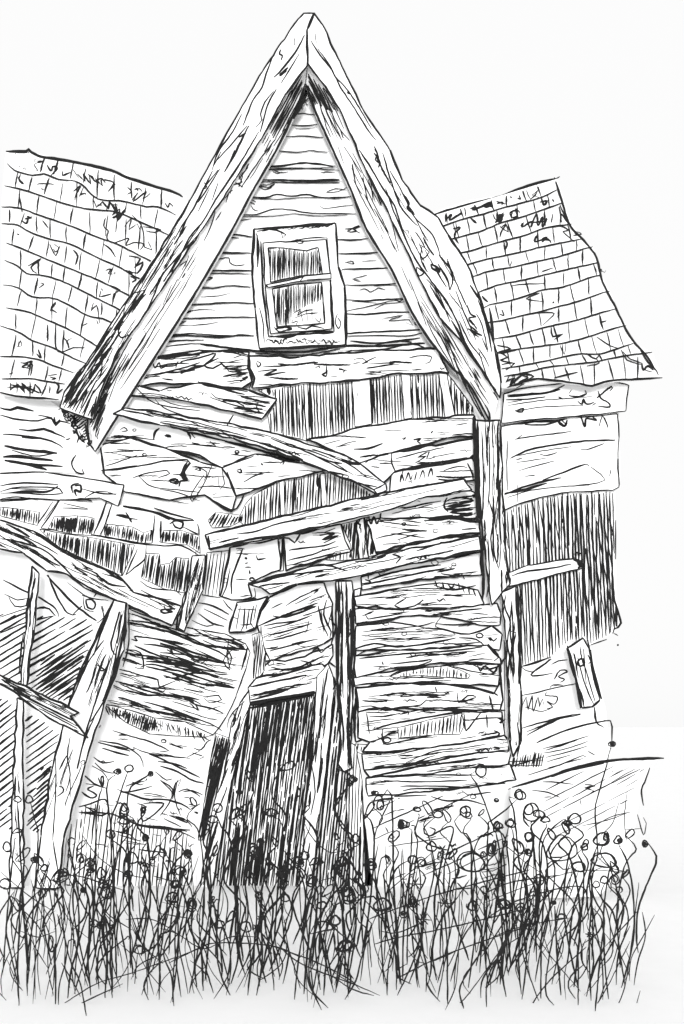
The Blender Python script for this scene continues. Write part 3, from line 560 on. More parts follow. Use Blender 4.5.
# siding boards between the two posts
random.seed(41)
SB = [('404,498 452,489 474,492 480,500 478,518 430,518 380,520 381,512', 'L *1.8 395,75 430,60 490,70 400,90 480,85 395,100 490,100 410,110 490,118 420,125|*2 400,60 390,90 405,110|*2.6 440,75 490,70|*1.6 245,100 330,80 380,72|*1.4 290,98 350,82|*1.8 130,120 140,150 150,125 160,150 170,130|*2 125,135 130,160', 8),
      ('366,521 380,518 420,517 450,519 479,522 480,533 440,537 405,545 376,552 372,538 370,528', 'L *2.4 320,140 380,135 430,125 490,140|*2.2 340,130 420,120|*1.3 155,200 250,180 330,175|*1.5 230,205 260,195 300,185|*1.2 180,220 240,215 235,200|*1.8 450,170 500,165', -6),
      ('374,556 405,546 440,538 480,534 481,552 440,556 400,563 362,575 362,566', 'L *2 250,295 350,270 440,262|*1.4 180,300 300,280|*2 260,240 230,260 230,290 220,275', 10),
      ('361,577 400,566 440,558 481,552 482,575 450,577 400,583 362,590', 'L *2 130,345 200,320 300,300 380,290|*1.8 110,360 250,330 400,300|*1.4 140,365 250,350 330,330|*1.8 105,355 140,350 120,340|*2 380,320 440,330 480,325|*2.4 410,330 450,320 460,340|*2 128,310 132,340|*1.6 160,310 175,330|*2 350,340 360,330 440,335', 8),
      ('354,597 400,588 440,583 478,590 484,604 450,608 405,609 356,606', 'L *2 360,345 368,368|*2.4 385,350 390,372|*1.6 402,352 415,370 425,352|*2.2 440,352 442,378|*1.8 452,360 460,386|*2.4 472,364 478,390|*2 488,372 498,398|*2 355,360 420,375 500,360|*1.3 130,405 190,400 230,400|*1.6 230,420 260,405 220,430 240,440 290,430 320,410 300,425 335,425|*2 190,405 240,400', 2),
      ('355,609 400,608 450,607 484,605 497,603 501,614 500,625 480,625 440,616 410,616 356,624', 'L *1.4 110,465 150,450 120,460 130,475 250,455|*2 100,490 180,480 240,470|*1.4 360,490 420,495 500,490 440,500|*1.8 340,465 420,450 520,440|*1.4 380,470 360,500 410,515 430,530|*1.3 470,500 490,490|*1.6 480,455 540,460', 2),
      ('356,626 390,622 425,628 470,634 492,626 502,634 500,650 486,648 440,648 400,650 355,650', 'L *1.3 110,520 200,510 300,500 360,485|*1.2 130,530 250,520 350,520|*1.2 110,550 200,540 300,545 420,535|*1 250,530 340,525|*2 80,580 150,560 230,570 330,560 430,540|*1.8 440,540 500,545 540,580|*1.4 360,560 450,560 520,555|*1.4 90,600 150,575 250,565', 0),
      ('354,656 400,650 440,648 487,645 500,658 502,664 460,662 430,664 390,668 356,678', 'L *1.8 100,610 250,595 400,585 520,572|*1.4 200,630 300,620 350,615 300,635 220,640|*1.3 320,605 430,590 500,585|*2 540,560 580,605 560,620', 3),
      ('353,678 376,673 420,668 465,664 500,662 501,672 498,686 470,685 430,683 400,685 355,687', 'P *1.8 205,125 230,110 330,95 400,90|*1.4 480,80 530,100 580,90 540,105|*2 505,85 515,105 530,90 560,110 575,85|*1.3 150,95 220,85|*1.4 420,90 500,110 580,122', 2),
      ('356,688 400,683 450,685 480,690 494,694 500,682 503,700 500,710 470,712 430,710 380,708 358,712', 'P *1.8 85,155 180,145 250,150 330,142 400,152 480,160 560,180|*2 360,160 365,178|*1.4 170,190 260,180 240,195 330,185 400,192|*1.6 435,180 440,215 470,190 500,195 460,210 490,200 440,215|*1.2 130,200 200,205|*2 560,180 575,190|*1.5 210,180 330,190 410,185', 0),
      ('358,712 385,707 410,712 440,708 480,710 502,712 503,726 470,722 430,726 390,736 370,742 358,738', 'P *1.8 100,230 140,225 190,240 240,230 310,222 330,205 352,212|*1.6 135,260 190,262 240,250|*2 240,255 270,245 265,258|*1.3 290,250 340,240 400,240|*2 545,190 555,230 560,245|*1.6 390,235 450,230|*2 125,250 135,320|*2 140,310 200,290 300,270 420,250 520,240 600,240', 4),
      ('370,742 390,734 430,724 470,720 502,718 505,735 470,742 430,748 385,752 362,752', 'P *1.8 180,305 185,355 250,345 350,325|*1.6 185,315 230,310 190,325 225,325|*1.2 160,330 180,340 175,320|*2 460,255 465,310 490,280 515,250|*2 535,255 538,300|*2 560,310 580,320 565,335|*2.2 570,265 590,275 580,285 600,270', 6),
      ('362,754 400,748 450,742 504,735 510,742 508,752 480,752 440,760 400,766 364,770', 'P *1.8 190,380 280,360 400,345 520,325|*1.4 150,390 250,380 350,350|*2.4 470,325 550,318 560,310|*1.4 240,390 350,365 480,345 560,335|*2 560,365 580,370 560,375', 8),
      ('364,770 400,766 440,758 480,753 512,750 508,764 470,768 430,774 370,778', 'P *1.8 150,440 260,430 340,400 360,395|*2.2 145,465 250,445 330,425|*1.8 250,440 400,420 500,405|*1.3 260,420 340,385 420,370|*2.2 320,430 400,420 460,415 540,400', 8),
      ('366,778 430,774 470,768 510,764 516,780 470,788 420,792 368,796', 'P *1.6 180,465 300,462 500,462|*1.4 185,480 300,485 470,480|*1.5 240,500 360,500 480,505|*1.8 250,515 300,508 420,508 500,495|*1.6 125,495 180,485', 3)]
for t, st, ang in SB:
    p = Z('', t); board(p, -.05-random.uniform(0, .02), strokes=st, ang=ang, n=8, ink=2.5, w=1.2)
lath(Z('P', '205,125 250,108 330,95 400,88 440,100 480,120 470,132 400,128 300,120 230,128'), 85, 3.2, 1.9, -.078, name='shade_hatch_panel')
lath(Z('P', '232,300 330,275 450,250 460,290 445,322 350,325 235,335'), 84, 3.6, 1.9, -.08, name='shade_hatch_panel')
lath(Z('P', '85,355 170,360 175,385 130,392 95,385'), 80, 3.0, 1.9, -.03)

# left of the post, between the loose beams
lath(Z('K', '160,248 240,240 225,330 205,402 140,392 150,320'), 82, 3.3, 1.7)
board([(230,547), (278,538), (280,570), (262,577), (248,584), (252,597), (232,600), (220,596)], -.04, strokes='K *3 290,265 298,270|*1.8 330,258 335,272 362,268|*1.6 290,285 302,283|*1.8 290,298 312,298|*2 305,308 308,322|*2.2 283,235 262,290 245,340 245,390|*1.6 240,300 225,370 210,400|*1.6 322,370 325,400 280,412|*1.3 215,410 240,440 250,445|*1.6 280,410 330,405', n=0)
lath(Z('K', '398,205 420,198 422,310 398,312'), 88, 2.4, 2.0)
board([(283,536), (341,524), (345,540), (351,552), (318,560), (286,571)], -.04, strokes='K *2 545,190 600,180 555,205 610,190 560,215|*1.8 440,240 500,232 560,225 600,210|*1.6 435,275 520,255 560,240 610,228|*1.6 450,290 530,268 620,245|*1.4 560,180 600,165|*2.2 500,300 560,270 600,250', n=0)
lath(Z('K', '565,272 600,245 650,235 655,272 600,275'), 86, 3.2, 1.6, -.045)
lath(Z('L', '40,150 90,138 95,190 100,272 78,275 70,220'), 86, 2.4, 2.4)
board(Z('L', '92,138 118,128 125,190 133,265 100,272'), -.05, n=2, ang=90)
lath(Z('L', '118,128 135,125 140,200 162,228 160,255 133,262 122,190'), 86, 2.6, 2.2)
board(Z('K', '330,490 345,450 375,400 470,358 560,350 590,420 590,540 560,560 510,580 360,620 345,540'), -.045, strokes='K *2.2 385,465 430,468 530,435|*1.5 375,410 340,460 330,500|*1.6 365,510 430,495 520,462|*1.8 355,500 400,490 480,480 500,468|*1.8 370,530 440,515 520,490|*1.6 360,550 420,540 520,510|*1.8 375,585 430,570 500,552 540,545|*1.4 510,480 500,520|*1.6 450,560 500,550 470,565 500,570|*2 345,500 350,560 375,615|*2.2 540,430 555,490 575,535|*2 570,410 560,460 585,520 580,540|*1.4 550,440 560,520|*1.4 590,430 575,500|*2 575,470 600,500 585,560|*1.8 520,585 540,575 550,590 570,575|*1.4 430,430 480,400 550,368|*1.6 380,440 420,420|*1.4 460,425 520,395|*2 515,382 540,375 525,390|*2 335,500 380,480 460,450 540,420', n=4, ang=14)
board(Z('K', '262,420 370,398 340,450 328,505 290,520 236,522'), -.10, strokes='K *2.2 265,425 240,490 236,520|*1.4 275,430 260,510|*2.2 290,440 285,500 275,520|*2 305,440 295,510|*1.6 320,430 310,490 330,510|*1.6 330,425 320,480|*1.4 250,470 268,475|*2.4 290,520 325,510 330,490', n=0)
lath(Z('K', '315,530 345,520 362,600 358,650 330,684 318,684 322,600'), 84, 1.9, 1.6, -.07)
board(Z('K', '355,640 380,615 430,620 560,580 590,560 592,600 560,650 360,684 350,665'), -.05, strokes='K *1.8 380,640 440,650 510,625 560,600|*1.6 370,650 500,640 560,620|*2.2 440,660 520,655 580,625|*1.6 400,625 430,632|*1.8 560,640 580,625 600,640', n=5, ang=10)
board([(248,688), (256,678), (290,672), (322,664), (326,668), (318,692), (282,698), (250,704)], -.08, strokes='O *2.4 310,205 370,190 440,170|*2 310,190 400,175 430,165|*2.2 310,160 380,145 500,120|*1.8 370,130 450,110 520,85 480,70|*1.8 440,170 460,155 490,150|*2.8 308,213 400,200 460,190 530,176|*2 320,185 360,182 440,168', n=6, ang=12)
board(Z('K', '108,265 132,262 100,400 70,500 55,515 60,470 90,380'), -.06, n=4, ang=75)

# leaning-boards section left of the door
random.seed(51)
SW = [(122,606), (150,612), (178,626), (200,630), (225,634), (246,644), (250,652), (246,668), (236,696), (226,717), (213,735), (180,730), (155,727), (104,704), (112,676), (122,640)]
p = Part(-.03).slab(SW, .04, .6, 1.6)
p.S('J', '*2 450,480 520,490 600,520 684,555|*1.8 460,535 540,545 640,580 684,600|*1.8 490,560 580,575 680,620|*1.6 450,545 470,550 460,535 500,540|*2 575,570 590,590 570,580|*2.4 500,620 560,625 640,640 684,655|*1.6 430,580 480,590 490,645 460,640|*1.8 480,640 520,630 600,650')
p.S('K', '*2.4 0,510 60,530 130,560 200,570 240,575 300,580|*1.6 110,505 150,530 200,545 280,545|*2 130,420 180,430 235,460|*1.4 150,440 200,465 230,480|*1.8 130,455 180,490 220,500|*1.4 110,480 160,500 190,490|*1.8 190,540 250,550 290,575 260,560|*2 0,560 80,580 180,610 225,630|*1.6 0,590 100,600 160,620|*1.4 235,590 215,620 240,650 230,600 250,580|*2.4 300,570 290,610 278,650|*1.8 0,620 80,630 150,650 230,660|*1.6 20,600 60,640 120,650|*2 40,680 120,660 200,670|*2 230,560 270,580 255,570')
p.S('N', '*1.5 465,120 540,135 545,160 600,140|*2 430,170 500,188 600,190 684,205|*1.6 440,215 520,240 600,255 684,275|*1.6 490,210 560,230 640,270|*1.5 470,160 540,165 600,170|*2 500,90 580,110 684,140|*1.6 590,210 684,240|*1.8 560,125 684,150|*2 460,20 560,60 684,90|*2 500,60 600,70 684,105')
p.S('O', '*2.2 0,10 60,30 130,60 220,80|*1.8 0,50 80,70 200,110|*2 0,100 60,105 140,130 250,165|*2.4 150,150 200,155 255,165|*1.6 20,130 60,130 130,160|*2 0,185 80,195 120,220 180,235 215,250|*1.6 30,180 100,200 140,220|*1.4 100,200 120,220 130,240 100,215|*1.6 10,225 100,260 180,290 210,310|*1.3 0,235 60,250 140,285|*1.5 150,195 200,190 210,205 170,215 150,200|*1.3 160,240 210,225|*1.6 100,0 200,40 240,70|*1.4 120,30 180,60 260,90|*1.8 220,20 245,60 235,90|*1.6 260,20 300,35|*1.4 235,0 230,60 260,60|*1.5 40,50 120,80|*1.4 80,165 150,180 130,170')
p.grain([q for q in SW], -14, 70, 14, 60, 1.35, .06, 1.3)
p.build('wall_board', house, label='stack of splintered clapboards sagging beside the doorway')
p = Part(-.05).slab([(104,704), (125,709), (155,718), (185,722), (213,735), (205,737), (180,736), (150,734), (125,722)], .03, .4, 1.4)
p.hatch([(104,704), (155,717), (160,732), (145,733), (125,722)], 75, 2.2, 2.0, .05)
for i in range(46):
    x = 106+i*2.2+random.uniform(-1, 1); y = 706+(x-106)*.27
    p.line([(x, y+random.uniform(-1, 1)), (x+random.uniform(-2, 2), y+4), (x+random.uniform(-1, 4), y+random.uniform(6, 11))], random.choice((1, 1.5, 2)))
p.build('wall_board', house)
# lower left apron of loose boards
AP = [(100,706), (125,722), (150,735), (180,737), (210,736), (200,775), (196,888), (60,888), (75,800)]
p = Part(-.02).slab(AP, .02, .4, 0)
p.S('N', '*2 335,350 390,365 445,380|*2.4 350,370 400,385 440,395|*1.6 340,345 420,360 480,400 490,435|*1.6 385,310 450,330 520,350 580,380|*2 510,390 560,410 620,440 684,470|*2 540,415 600,425 640,440|*1.4 460,370 520,390 650,405|*1.8 320,400 350,420 390,415|*1.8 325,420 360,450 400,455|*1.6 315,430 350,450 370,480|*2.2 290,465 320,490 345,500|*2 335,470 350,500 355,475|*1.8 280,520 310,540 330,530 300,510 320,500|*1.8 270,570 310,560 360,545 370,590 350,600 275,590|*1.6 290,570 330,590 320,575|*1.8 270,590 380,595 470,630 560,640 640,655|*2.2 470,635 560,645 650,650|*2 410,520 440,525 500,545 560,545 620,560 650,580|*2.2 430,500 480,480 510,460|*1.6 400,510 440,520 520,500|*2 550,480 590,510 590,545|*1.6 590,545 600,490 620,475 610,500|*2 610,520 640,510 684,535|*1.8 490,560 560,560 490,620 485,560|*1.8 580,600 640,625 600,605 650,620|*1.6 560,610 620,640|*1.6 650,580 684,560|*2 470,560 500,570 480,600|*1.6 530,450 570,480 590,475|*1.4 450,485 480,495 490,490|*1.4 640,400 684,380|*1.4 580,350 620,370 600,360 640,365')
p.S('O', '*1.6 0,360 30,380 0,380|*2 30,355 80,370 60,365|*1.4 115,370 140,375 160,350 175,340|*1.3 110,385 150,400 130,410|*2 0,430 60,450 110,480 150,490|*1.8 80,520 110,515 145,530|*1.4 0,480 40,520 30,560 0,600|*1.6 30,600 80,610 110,640|*1.5 10,640 80,660 120,680|*1.4 60,480 50,540 70,600')
p.grain(AP, -12, 42, 8, 26, 1.4, .5)
p.hatch([(66,830), (90,800), (190,835), (194,888), (60,888)], 84, 4.2, 1.5, .3)
p.build('wall_board', house, label='low apron of warped boards behind the weeds left of the doorway')

# --- door
random.seed(61)
door = thing_door = Part(.0)
DI = [(248,703), (282,698), (316,692), (312,770), (304,830), (298,888), (204,888), (222,806), (238,744)]
door.slab(DI, .02, .3, 1.5, d=-.015)
door.hatch(DI, 83, 2.3, 1.9, .22, solid=.15)
door.hatch([(262,702), (290,697), (286,745), (255,760)], 81, 4, 1.6, .2)
door.hatch([(248,703), (282,698), (316,692), (312,760), (230,775)], 80, 5, 1.8, .2, solid=.2)
door.line([(250,705), (284,700), (314,695)], 4)
door.line([(250,708), (278,703)], 4)
d_o = door.build('door', house, label='dark plank door hanging askew')
jl = Part(-.09).slab([(240,703), (249,690), (250,704), (240,745), (228,800), (212,888), (200,888), (212,812), (224,760), (232,722)], .06, .5, 1.9)
jl.grain(jl.poly, 70, 16, 12, 45, 1.7, .1)
jl.S('O', '*2 262,250 250,280|*2.2 240,350 225,420 220,440|*1.6 240,340 210,500|*1.3 230,300 235,270 260,235 290,210|*2 250,250 258,270 245,300')
sub(jl, 'door_jamb', d_o)
jr = Part(-.11).slab([(317,676), (328,664), (333,676), (334,690), (326,770), (318,830), (312,888), (296,888), (304,815), (312,765), (315,710)], .06, .5, 1.9)
jr.grain(jr.poly, 82, 18, 12, 45, 1.7, .1)
jr.S('O', '*1.8 575,95 560,180 545,300 530,420|*2 545,330 530,370 535,400|*1.6 560,130 545,260|*1.4 520,430 530,520 515,600|*1.6 550,400 540,500|*2 590,120 600,150 590,170')
sub(jr, 'door_jamb', d_o)
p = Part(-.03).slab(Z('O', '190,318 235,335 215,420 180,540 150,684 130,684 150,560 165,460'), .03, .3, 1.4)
p.hatch(p.poly, 78, 2.3, 1.9, .1, solid=.3)  # dark left of the jamb, drawn as hatching on a panel
p.grain(p.poly, 70, 22, 6, 18, 2.0, .4); p.build('shade_hatch_panel', house)
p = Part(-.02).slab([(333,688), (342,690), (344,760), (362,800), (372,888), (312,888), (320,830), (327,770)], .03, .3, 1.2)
p.hatch(p.poly, 84, 2.7, 1.8, .15, solid=.2); p.build('shade_hatch_panel', house)  # dark right of the jamb, drawn as hatching

p = Part(-.02).slab([(364,780), (420,790), (516,778), (524,800), (520,888), (364,888)], .02, .4, 0)
p.S('P', '*1.4 220,520 200,560 170,620 165,640|*1.8 225,505 300,500 340,512 420,505|*2 220,535 330,530|*2.2 430,505 500,498 600,490|*1.8 450,515 470,530 550,520|*1.8 345,535 400,550 470,548 530,565|*1.8 120,500 160,490 175,495|*1.4 150,400 300,390|*1.6 140,550 200,545|*1.5 230,583 255,578|*1.4 185,600 230,580|*1.6 190,640 200,660|*1.4 340,640 360,650 350,665|*1.5 400,580 420,560')
p.hatch([(372,800), (516,790), (516,870), (372,880)], 25, 8.5, 1.3, .5, cover=.6, solid=.05)
p.grain([(372,795), (516,785), (516,880), (372,885)], 12, 26, 6, 22, 1.5, .5)
p.build('wall_board', house, label='low apron of warped boards under the clapboards right of the doorway')

# posts
def post(poly, d, thick, ang, n, strokes='', name='wall_post', w=1.3, ink=2.6, hat=None):
    p = Part(d).slab(poly, thick, 1.0, ink)
    p.grain(poly, ang, n, 12, 60, w, .04)
    if hat: p.hatch(*hat)
    for part in [q for q in strokes.split('#') if q.strip()]:
        r, t = part.strip()[0], part.strip()[1:].strip(); p.S(r, t)
    return p.build(name, house)
random.seed(71)
post([(475,420), (500,420), (503,470), (504,540), (510,584), (492,605), (486,560), (479,500)], -.2, .14, 89, 26,
     'H *3 490,330 495,450 500,560 505,684|*2.2 505,340 508,480 512,600|*1.4 520,380 525,560 520,684|*2 572,380 575,520 578,684|*1.3 545,400 545,560 540,640|*1.2 560,430 562,600|*1.6 530,340 535,440|*2 530,290 545,320 545,380#L *3 505,0 512,80 518,160|*3 522,180 520,260 525,340 522,410|*2.2 582,0 580,120 585,220|*1.6 540,60 560,130 550,200 560,280|*1.8 560,130 560,240 575,300|*1.6 540,200 545,330 535,400|*2.4 505,80 515,110 500,130 520,150')
post([(501,592), (512,588), (516,586), (519,640), (521,690), (521,742), (513,757), (509,740), (508,690), (506,640)], -.18, .12, 89, 12,
     'M *2.6 115,225 118,320 122,420 120,560|*1.6 60,250 75,310 90,350 80,420 95,500 100,560|*1.8 90,380 110,385 100,430 100,500|*1.6 55,250 40,240 15,245|*1.8 85,580 82,640#P *2.2 595,0 600,60 580,90 590,180|*2 640,280 648,340 640,400')
post([(336,581), (352,581), (354,640), (353,700), (350,750), (352,768), (344,772), (338,764), (341,740), (337,680)], -.16, .12, 89, 24,
     'L *2.4 30,345 30,500 28,684|*2.2 55,345 60,500 62,684|*3 70,440 75,560 70,684|*1.8 45,380 42,600#P *2 20,0 28,150 45,300 45,380|*2.4 62,0 68,160 62,300 65,400|*1.6 38,0 45,200|*2 20,440 60,455 85,480 70,500 55,475')
p = Part(-.05).slab([(350,742), (356,746), (362,780), (366,888), (350,888), (346,790)], .04, .3, 1.4); p.hatch(p.poly, 88, 3, 1.4, .1); p.build('wall_post', house)
post([(354,590), (361,588), (358,610), (356,650), (357,690), (362,740), (356,742), (352,700), (353,640)], -.04, .03, 89, 8)

# --- left wing wall details
random.seed(81)
p = Part(-.03).slab([(-34,393), (48,399), (60,408), (92,424), (104,440), (102,474), (44,472), (-34,475)], .03, .4, 0)
p.hatch([(58,402), (88,420), (92,444), (78,430), (58,410)], 40, 2.6, 1.8, .3)
p.grain([(55,402), (70,408), (92,440), (90,455), (72,432)], 50, 22, 5, 14, 2.4, .7)
p.S('F', '*3 195,215 230,225 200,250|*2.6 240,300 255,340 250,350|*2.4 185,330 190,355 205,340|*2 255,380 270,400 262,420|*2.8 0,248 70,262 160,268|*3 0,300 35,308 60,300 115,312|*1.8 0,325 60,340 130,345 160,335 185,340|*2 130,325 175,335 190,360 205,345 240,355|*2.4 65,375 110,378 150,373 190,388 222,402|*2 10,390 70,395 140,405 190,420 215,437|*3 75,400 110,402 140,405|*3.2 15,430 70,442 150,450 195,455|*1.4 40,445 120,465 190,455|*3.4 10,468 60,466 130,475 180,480|*3.2 15,480 80,490 160,512|*2.6 30,485 120,495 215,500|*1.6 260,460 245,490 260,520 285,525 280,510|*1.8 262,370 270,400 290,420 270,380|*3 240,310 255,345|*2 225,410 240,405')
p.build('wall_board', house)
p = Part(-.07).slab([(-34,476), (0,473.5), (44,472), (84,478), (124,485), (121,498), (118,506), (100,498), (60,500), (30,498), (0,500), (-34,500)], .04, .3, 2.0)
p.S('J', '*1.8 0,20 80,10 200,15|*1.4 0,40 60,25 160,25 205,30 215,45 160,50 80,45 0,45|*2.4 30,45 90,38 160,40 200,20|*1.2 40,30 160,32|*2.4 255,20 275,18 275,40 255,35 262,55|*2 250,45 245,20 270,10|*1.5 280,30 340,45 400,48|*2.4 255,68 290,66 315,72|*1.5 290,60 330,40 370,40|*1.2 0,65 60,58 130,68|*1.4 370,42 395,50')
p.build('wall_board', house)
p = Part(-.045).slab([(-34,500), (60,500), (125,506), (158,512), (200,520), (196,540), (190,620), (120,590), (60,560), (-34,530)], .03, .4, 0)
p.S('J', '*1.6 150,60 0,75|*1.5 180,75 150,120 125,155|*1.5 210,60 165,130 140,165|*1.3 200,70 150,140|*2.2 365,70 345,130 320,185|*1.6 385,75 360,150 340,190|*1.4 218,80 300,98|*1.5 215,95 300,100|*2.4 420,90 530,110 600,135 665,138|*2 525,95 600,120 660,135|*2 395,120 430,128 470,135|*1.8 430,110 450,145 440,130|*1.8 530,120 525,170 520,215|*3 550,140 548,200|*2 580,150 600,140 625,145 620,165 600,160 590,145|*1.8 625,160 680,185 675,150|*1.6 140,165 260,180 360,195 460,215 560,225 620,225 684,260|*1.6 470,235 450,280 430,325|*1.5 455,240 440,280|*1.6 500,225 495,270 460,300 430,325|*1.5 490,180 500,215|*1.5 480,345 520,370 600,378 620,395')
lf = p
p.build('wall_board', house)
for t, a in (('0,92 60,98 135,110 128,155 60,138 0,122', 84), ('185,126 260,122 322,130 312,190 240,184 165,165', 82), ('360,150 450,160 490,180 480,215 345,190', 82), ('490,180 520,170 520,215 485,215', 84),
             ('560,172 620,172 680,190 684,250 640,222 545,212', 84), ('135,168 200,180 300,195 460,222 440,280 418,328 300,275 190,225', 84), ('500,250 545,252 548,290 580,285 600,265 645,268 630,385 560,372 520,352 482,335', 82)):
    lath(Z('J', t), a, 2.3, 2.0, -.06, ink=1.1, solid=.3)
random.seed(91)
# flat panel; diagonal hatching draws the dark hollow of the fallen porch
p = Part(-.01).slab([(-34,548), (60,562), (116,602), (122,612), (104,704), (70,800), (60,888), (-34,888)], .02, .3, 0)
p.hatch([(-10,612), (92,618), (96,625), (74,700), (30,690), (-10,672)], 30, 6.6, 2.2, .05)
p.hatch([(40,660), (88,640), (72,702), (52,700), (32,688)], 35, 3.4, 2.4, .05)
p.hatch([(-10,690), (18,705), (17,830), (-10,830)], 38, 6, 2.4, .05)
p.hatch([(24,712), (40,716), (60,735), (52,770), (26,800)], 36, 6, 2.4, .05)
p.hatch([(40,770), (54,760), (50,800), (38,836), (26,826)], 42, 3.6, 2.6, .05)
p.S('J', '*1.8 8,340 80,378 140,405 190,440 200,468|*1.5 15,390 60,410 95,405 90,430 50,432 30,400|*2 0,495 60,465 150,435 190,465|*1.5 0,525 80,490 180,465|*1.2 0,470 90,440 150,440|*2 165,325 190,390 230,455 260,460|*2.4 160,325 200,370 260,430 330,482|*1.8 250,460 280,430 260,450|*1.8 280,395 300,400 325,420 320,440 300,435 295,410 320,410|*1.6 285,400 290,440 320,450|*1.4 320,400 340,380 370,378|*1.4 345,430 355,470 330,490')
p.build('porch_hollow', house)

# ------------------------------------------------------------------ loose timbers: things of their own
random.seed(101)
def timber(poly, d, thick, name, label, cat, ang, n, strokes='', w=1.2, ink=2.7, group=None, curl=.12, hat=None):
    p = Part(d).slab(poly, thick, 1.0, ink)
    p.grain(poly, ang, n, 12, 55, w, curl)
    if hat: p.hatch(*hat)
    for part in [q for q in strokes.split('#') if q.strip()]:
        r, t = part.strip()[0], part.strip()[1:].strip(); p.S(r, t)
    lowest = max(poly, key=lambda q: q[1])
    x, y = lowest
    return single(p, name, U(x, y, p.d(x, y)), label, cat, group)
timber([(113,414), (125,408), (160,412), (218,422), (233,424), (277,434), (324,449), (346,456), (359,463), (386,484), (387,490), (378,495), (360,485), (331,473), (303,461), (233,438), (160,425)], -.26, .05,
       'loose_plank', 'long bowed plank sagging across the front wall below the left half of the gable', 'plank', -15, 20,
       'G *1.1 0,330 100,345 200,372 300,400|*1.1 0,345 120,360 240,385|*1.8 0,350 150,380 270,400 400,440 490,478|*1.2 420,420 520,450 600,480|*2.4 230,360 250,325|*1.6 380,405 440,430 500,450 640,520|*2.4 640,490 684,495|*2 520,440 600,470#H *1.4 0,465 60,490 130,540|*1.2 0,480 80,530|*3 60,490 100,490|*2.6 95,555 150,580 165,600|*2 150,580 190,560|*1.8 100,560 160,570#F *1.4 460,225 520,280 600,300 684,310|*1 540,265 600,290 684,300|*1.2 530,270 560,300 640,330 684,335')
timber([(205,535), (240,526), (300,512), (360,498), (403,489), (464,479), (467,484), (472,490), (418,499), (380,512), (330,524), (262,540), (210,550)], -.32, .09,
       'loose_beam', 'pale squared beam rising to the right over the dark hole left of the corner post', 'beam', 13, 16,
       'K *3 165,190 170,235|*2.4 165,235 230,225 300,205 400,190|*1.6 260,185 330,175 400,150 500,130|*2.2 320,200 380,195 440,185 480,180|*2 380,195 440,200 460,215 480,185 510,170|*1.2 200,180 320,150 440,120 600,85|*2.6 620,100 660,95|*1.6 650,88 684,82|*1.3 600,110 660,100')
timber([(248,584), (306,568), (377,557), (403,550), (440,543), (479,536), (481,550), (418,563), (362,575), (330,581), (297,584), (270,594), (262,588)], -.27, .06,
       'loose_beam', 'split thin beam rising to the right, lower of the two slanting beams and crossing the middle post', 'beam', 12, 14,
       'K *1.8 345,345 440,325 560,310|*2 500,300 560,290 640,310|*2.4 530,330 580,320|*1.4 360,375 420,360|*2.2 300,352 360,345 400,330#L *1.4 20,310 110,290|*2 215,255 240,265 225,285')
def d_rail(x, y): return -.30
timber([(-30,508), (0,520), (33,531), (60,548), (94,565), (125,582), (133,592), (158,598), (181,606), (172,626), (150,616), (117,601), (85,588), (67,574), (47,571), (23,553), (0,549), (-30,546)], -.34, .07,
       'fallen_rail', 'long splintered porch rail slanting down from the left edge under the dark hatched openings', 'rail', -27, 34,
       'J *2.2 110,172 185,225 250,262 320,290 400,325 455,382|*1.8 0,200 60,210 150,240 210,290 260,340 330,380 400,410|*1.4 0,165 60,185 130,215 200,255|*2.4 20,150 60,170 100,195 60,165|*2 245,280 270,310 255,300 300,325|*1.8 280,300 330,320 350,350 330,330|*2.2 330,320 370,355 430,365|*1.6 350,320 400,335 430,350|*1.6 90,235 150,270 190,300|*1.6 150,270 180,280|*1.3 230,350 300,400 370,412|*1.6 440,440 500,465 590,495|*2 560,430 570,445 590,450 560,455 550,445 600,440|*1.4 480,375 530,400 590,410', curl=.1)
timber([(192,556), (205,555), (203,590), (194,610), (184,632), (178,628), (182,610), (188,585)], -.40, .07,
       'leaning_strut', 'dark narrow strut propped against the right end of the fallen porch rail', 'strut', 76, 8, '', hat=([(197,562), (204,560), (201,590), (186,628), (184,620), (193,590)], 76, 1.7, 1.3, .1))
# porch posts and cross bars of the fallen porch, standing in front of the wall
timber([(114,600), (127,603), (124,650), (104,704), (85,765), (64,838), (60,888), (36,888), (41,836), (52,770), (62,730), (72,695), (95,640)], lambda x, y: -.42, .12,
       'porch_post', 'thick pale porch post leaning right at the left of the house', 'post', 70, 14,
       'J *2.4 390,410 350,500 300,600 260,684|*2 380,430 340,540 320,600|*1.6 350,430 355,450|*2.6 430,420 425,500 405,600 380,684|*2 410,450 380,560 395,600|*1.6 440,440 440,560 420,640|*2.4 415,460 400,560#N *1.8 380,60 330,200 290,330 265,440|*1.5 355,0 300,80 240,215|*2.4 330,90 310,150 295,180|*1.6 335,80 345,105 355,100 330,85|*1.8 390,90 370,180 310,280|*1.6 325,260 290,340 262,440|*1.4 240,330 230,400 240,460 225,520|*1.6 200,500 215,505 215,520 195,535|*1.4 240,470 240,540|*1.2 190,400 190,530 180,684|*2 400,20 385,120 350,210', hat=([(116,608), (126,610), (122,650), (108,690), (106,680), (116,640)], 76, 2.6, 1.3, .1))
timber([(32,566), (39,573), (34,630), (26,690), (20,690), (26,630)], -.36, .05, 'broken_stake', 'thin upright stake crossed by curled splinters, ending at the slanting cross bar', 'stake', 83, 6,
       'J *2 80,520 70,600 65,660')
timber([(17,698), (23,700), (23,780), (24,888), (9,888), (13,780)], -.36, .05, 'porch_stake', 'thin upright stake standing in the weeds under the slanting cross bar', 'stake', 88, 6)
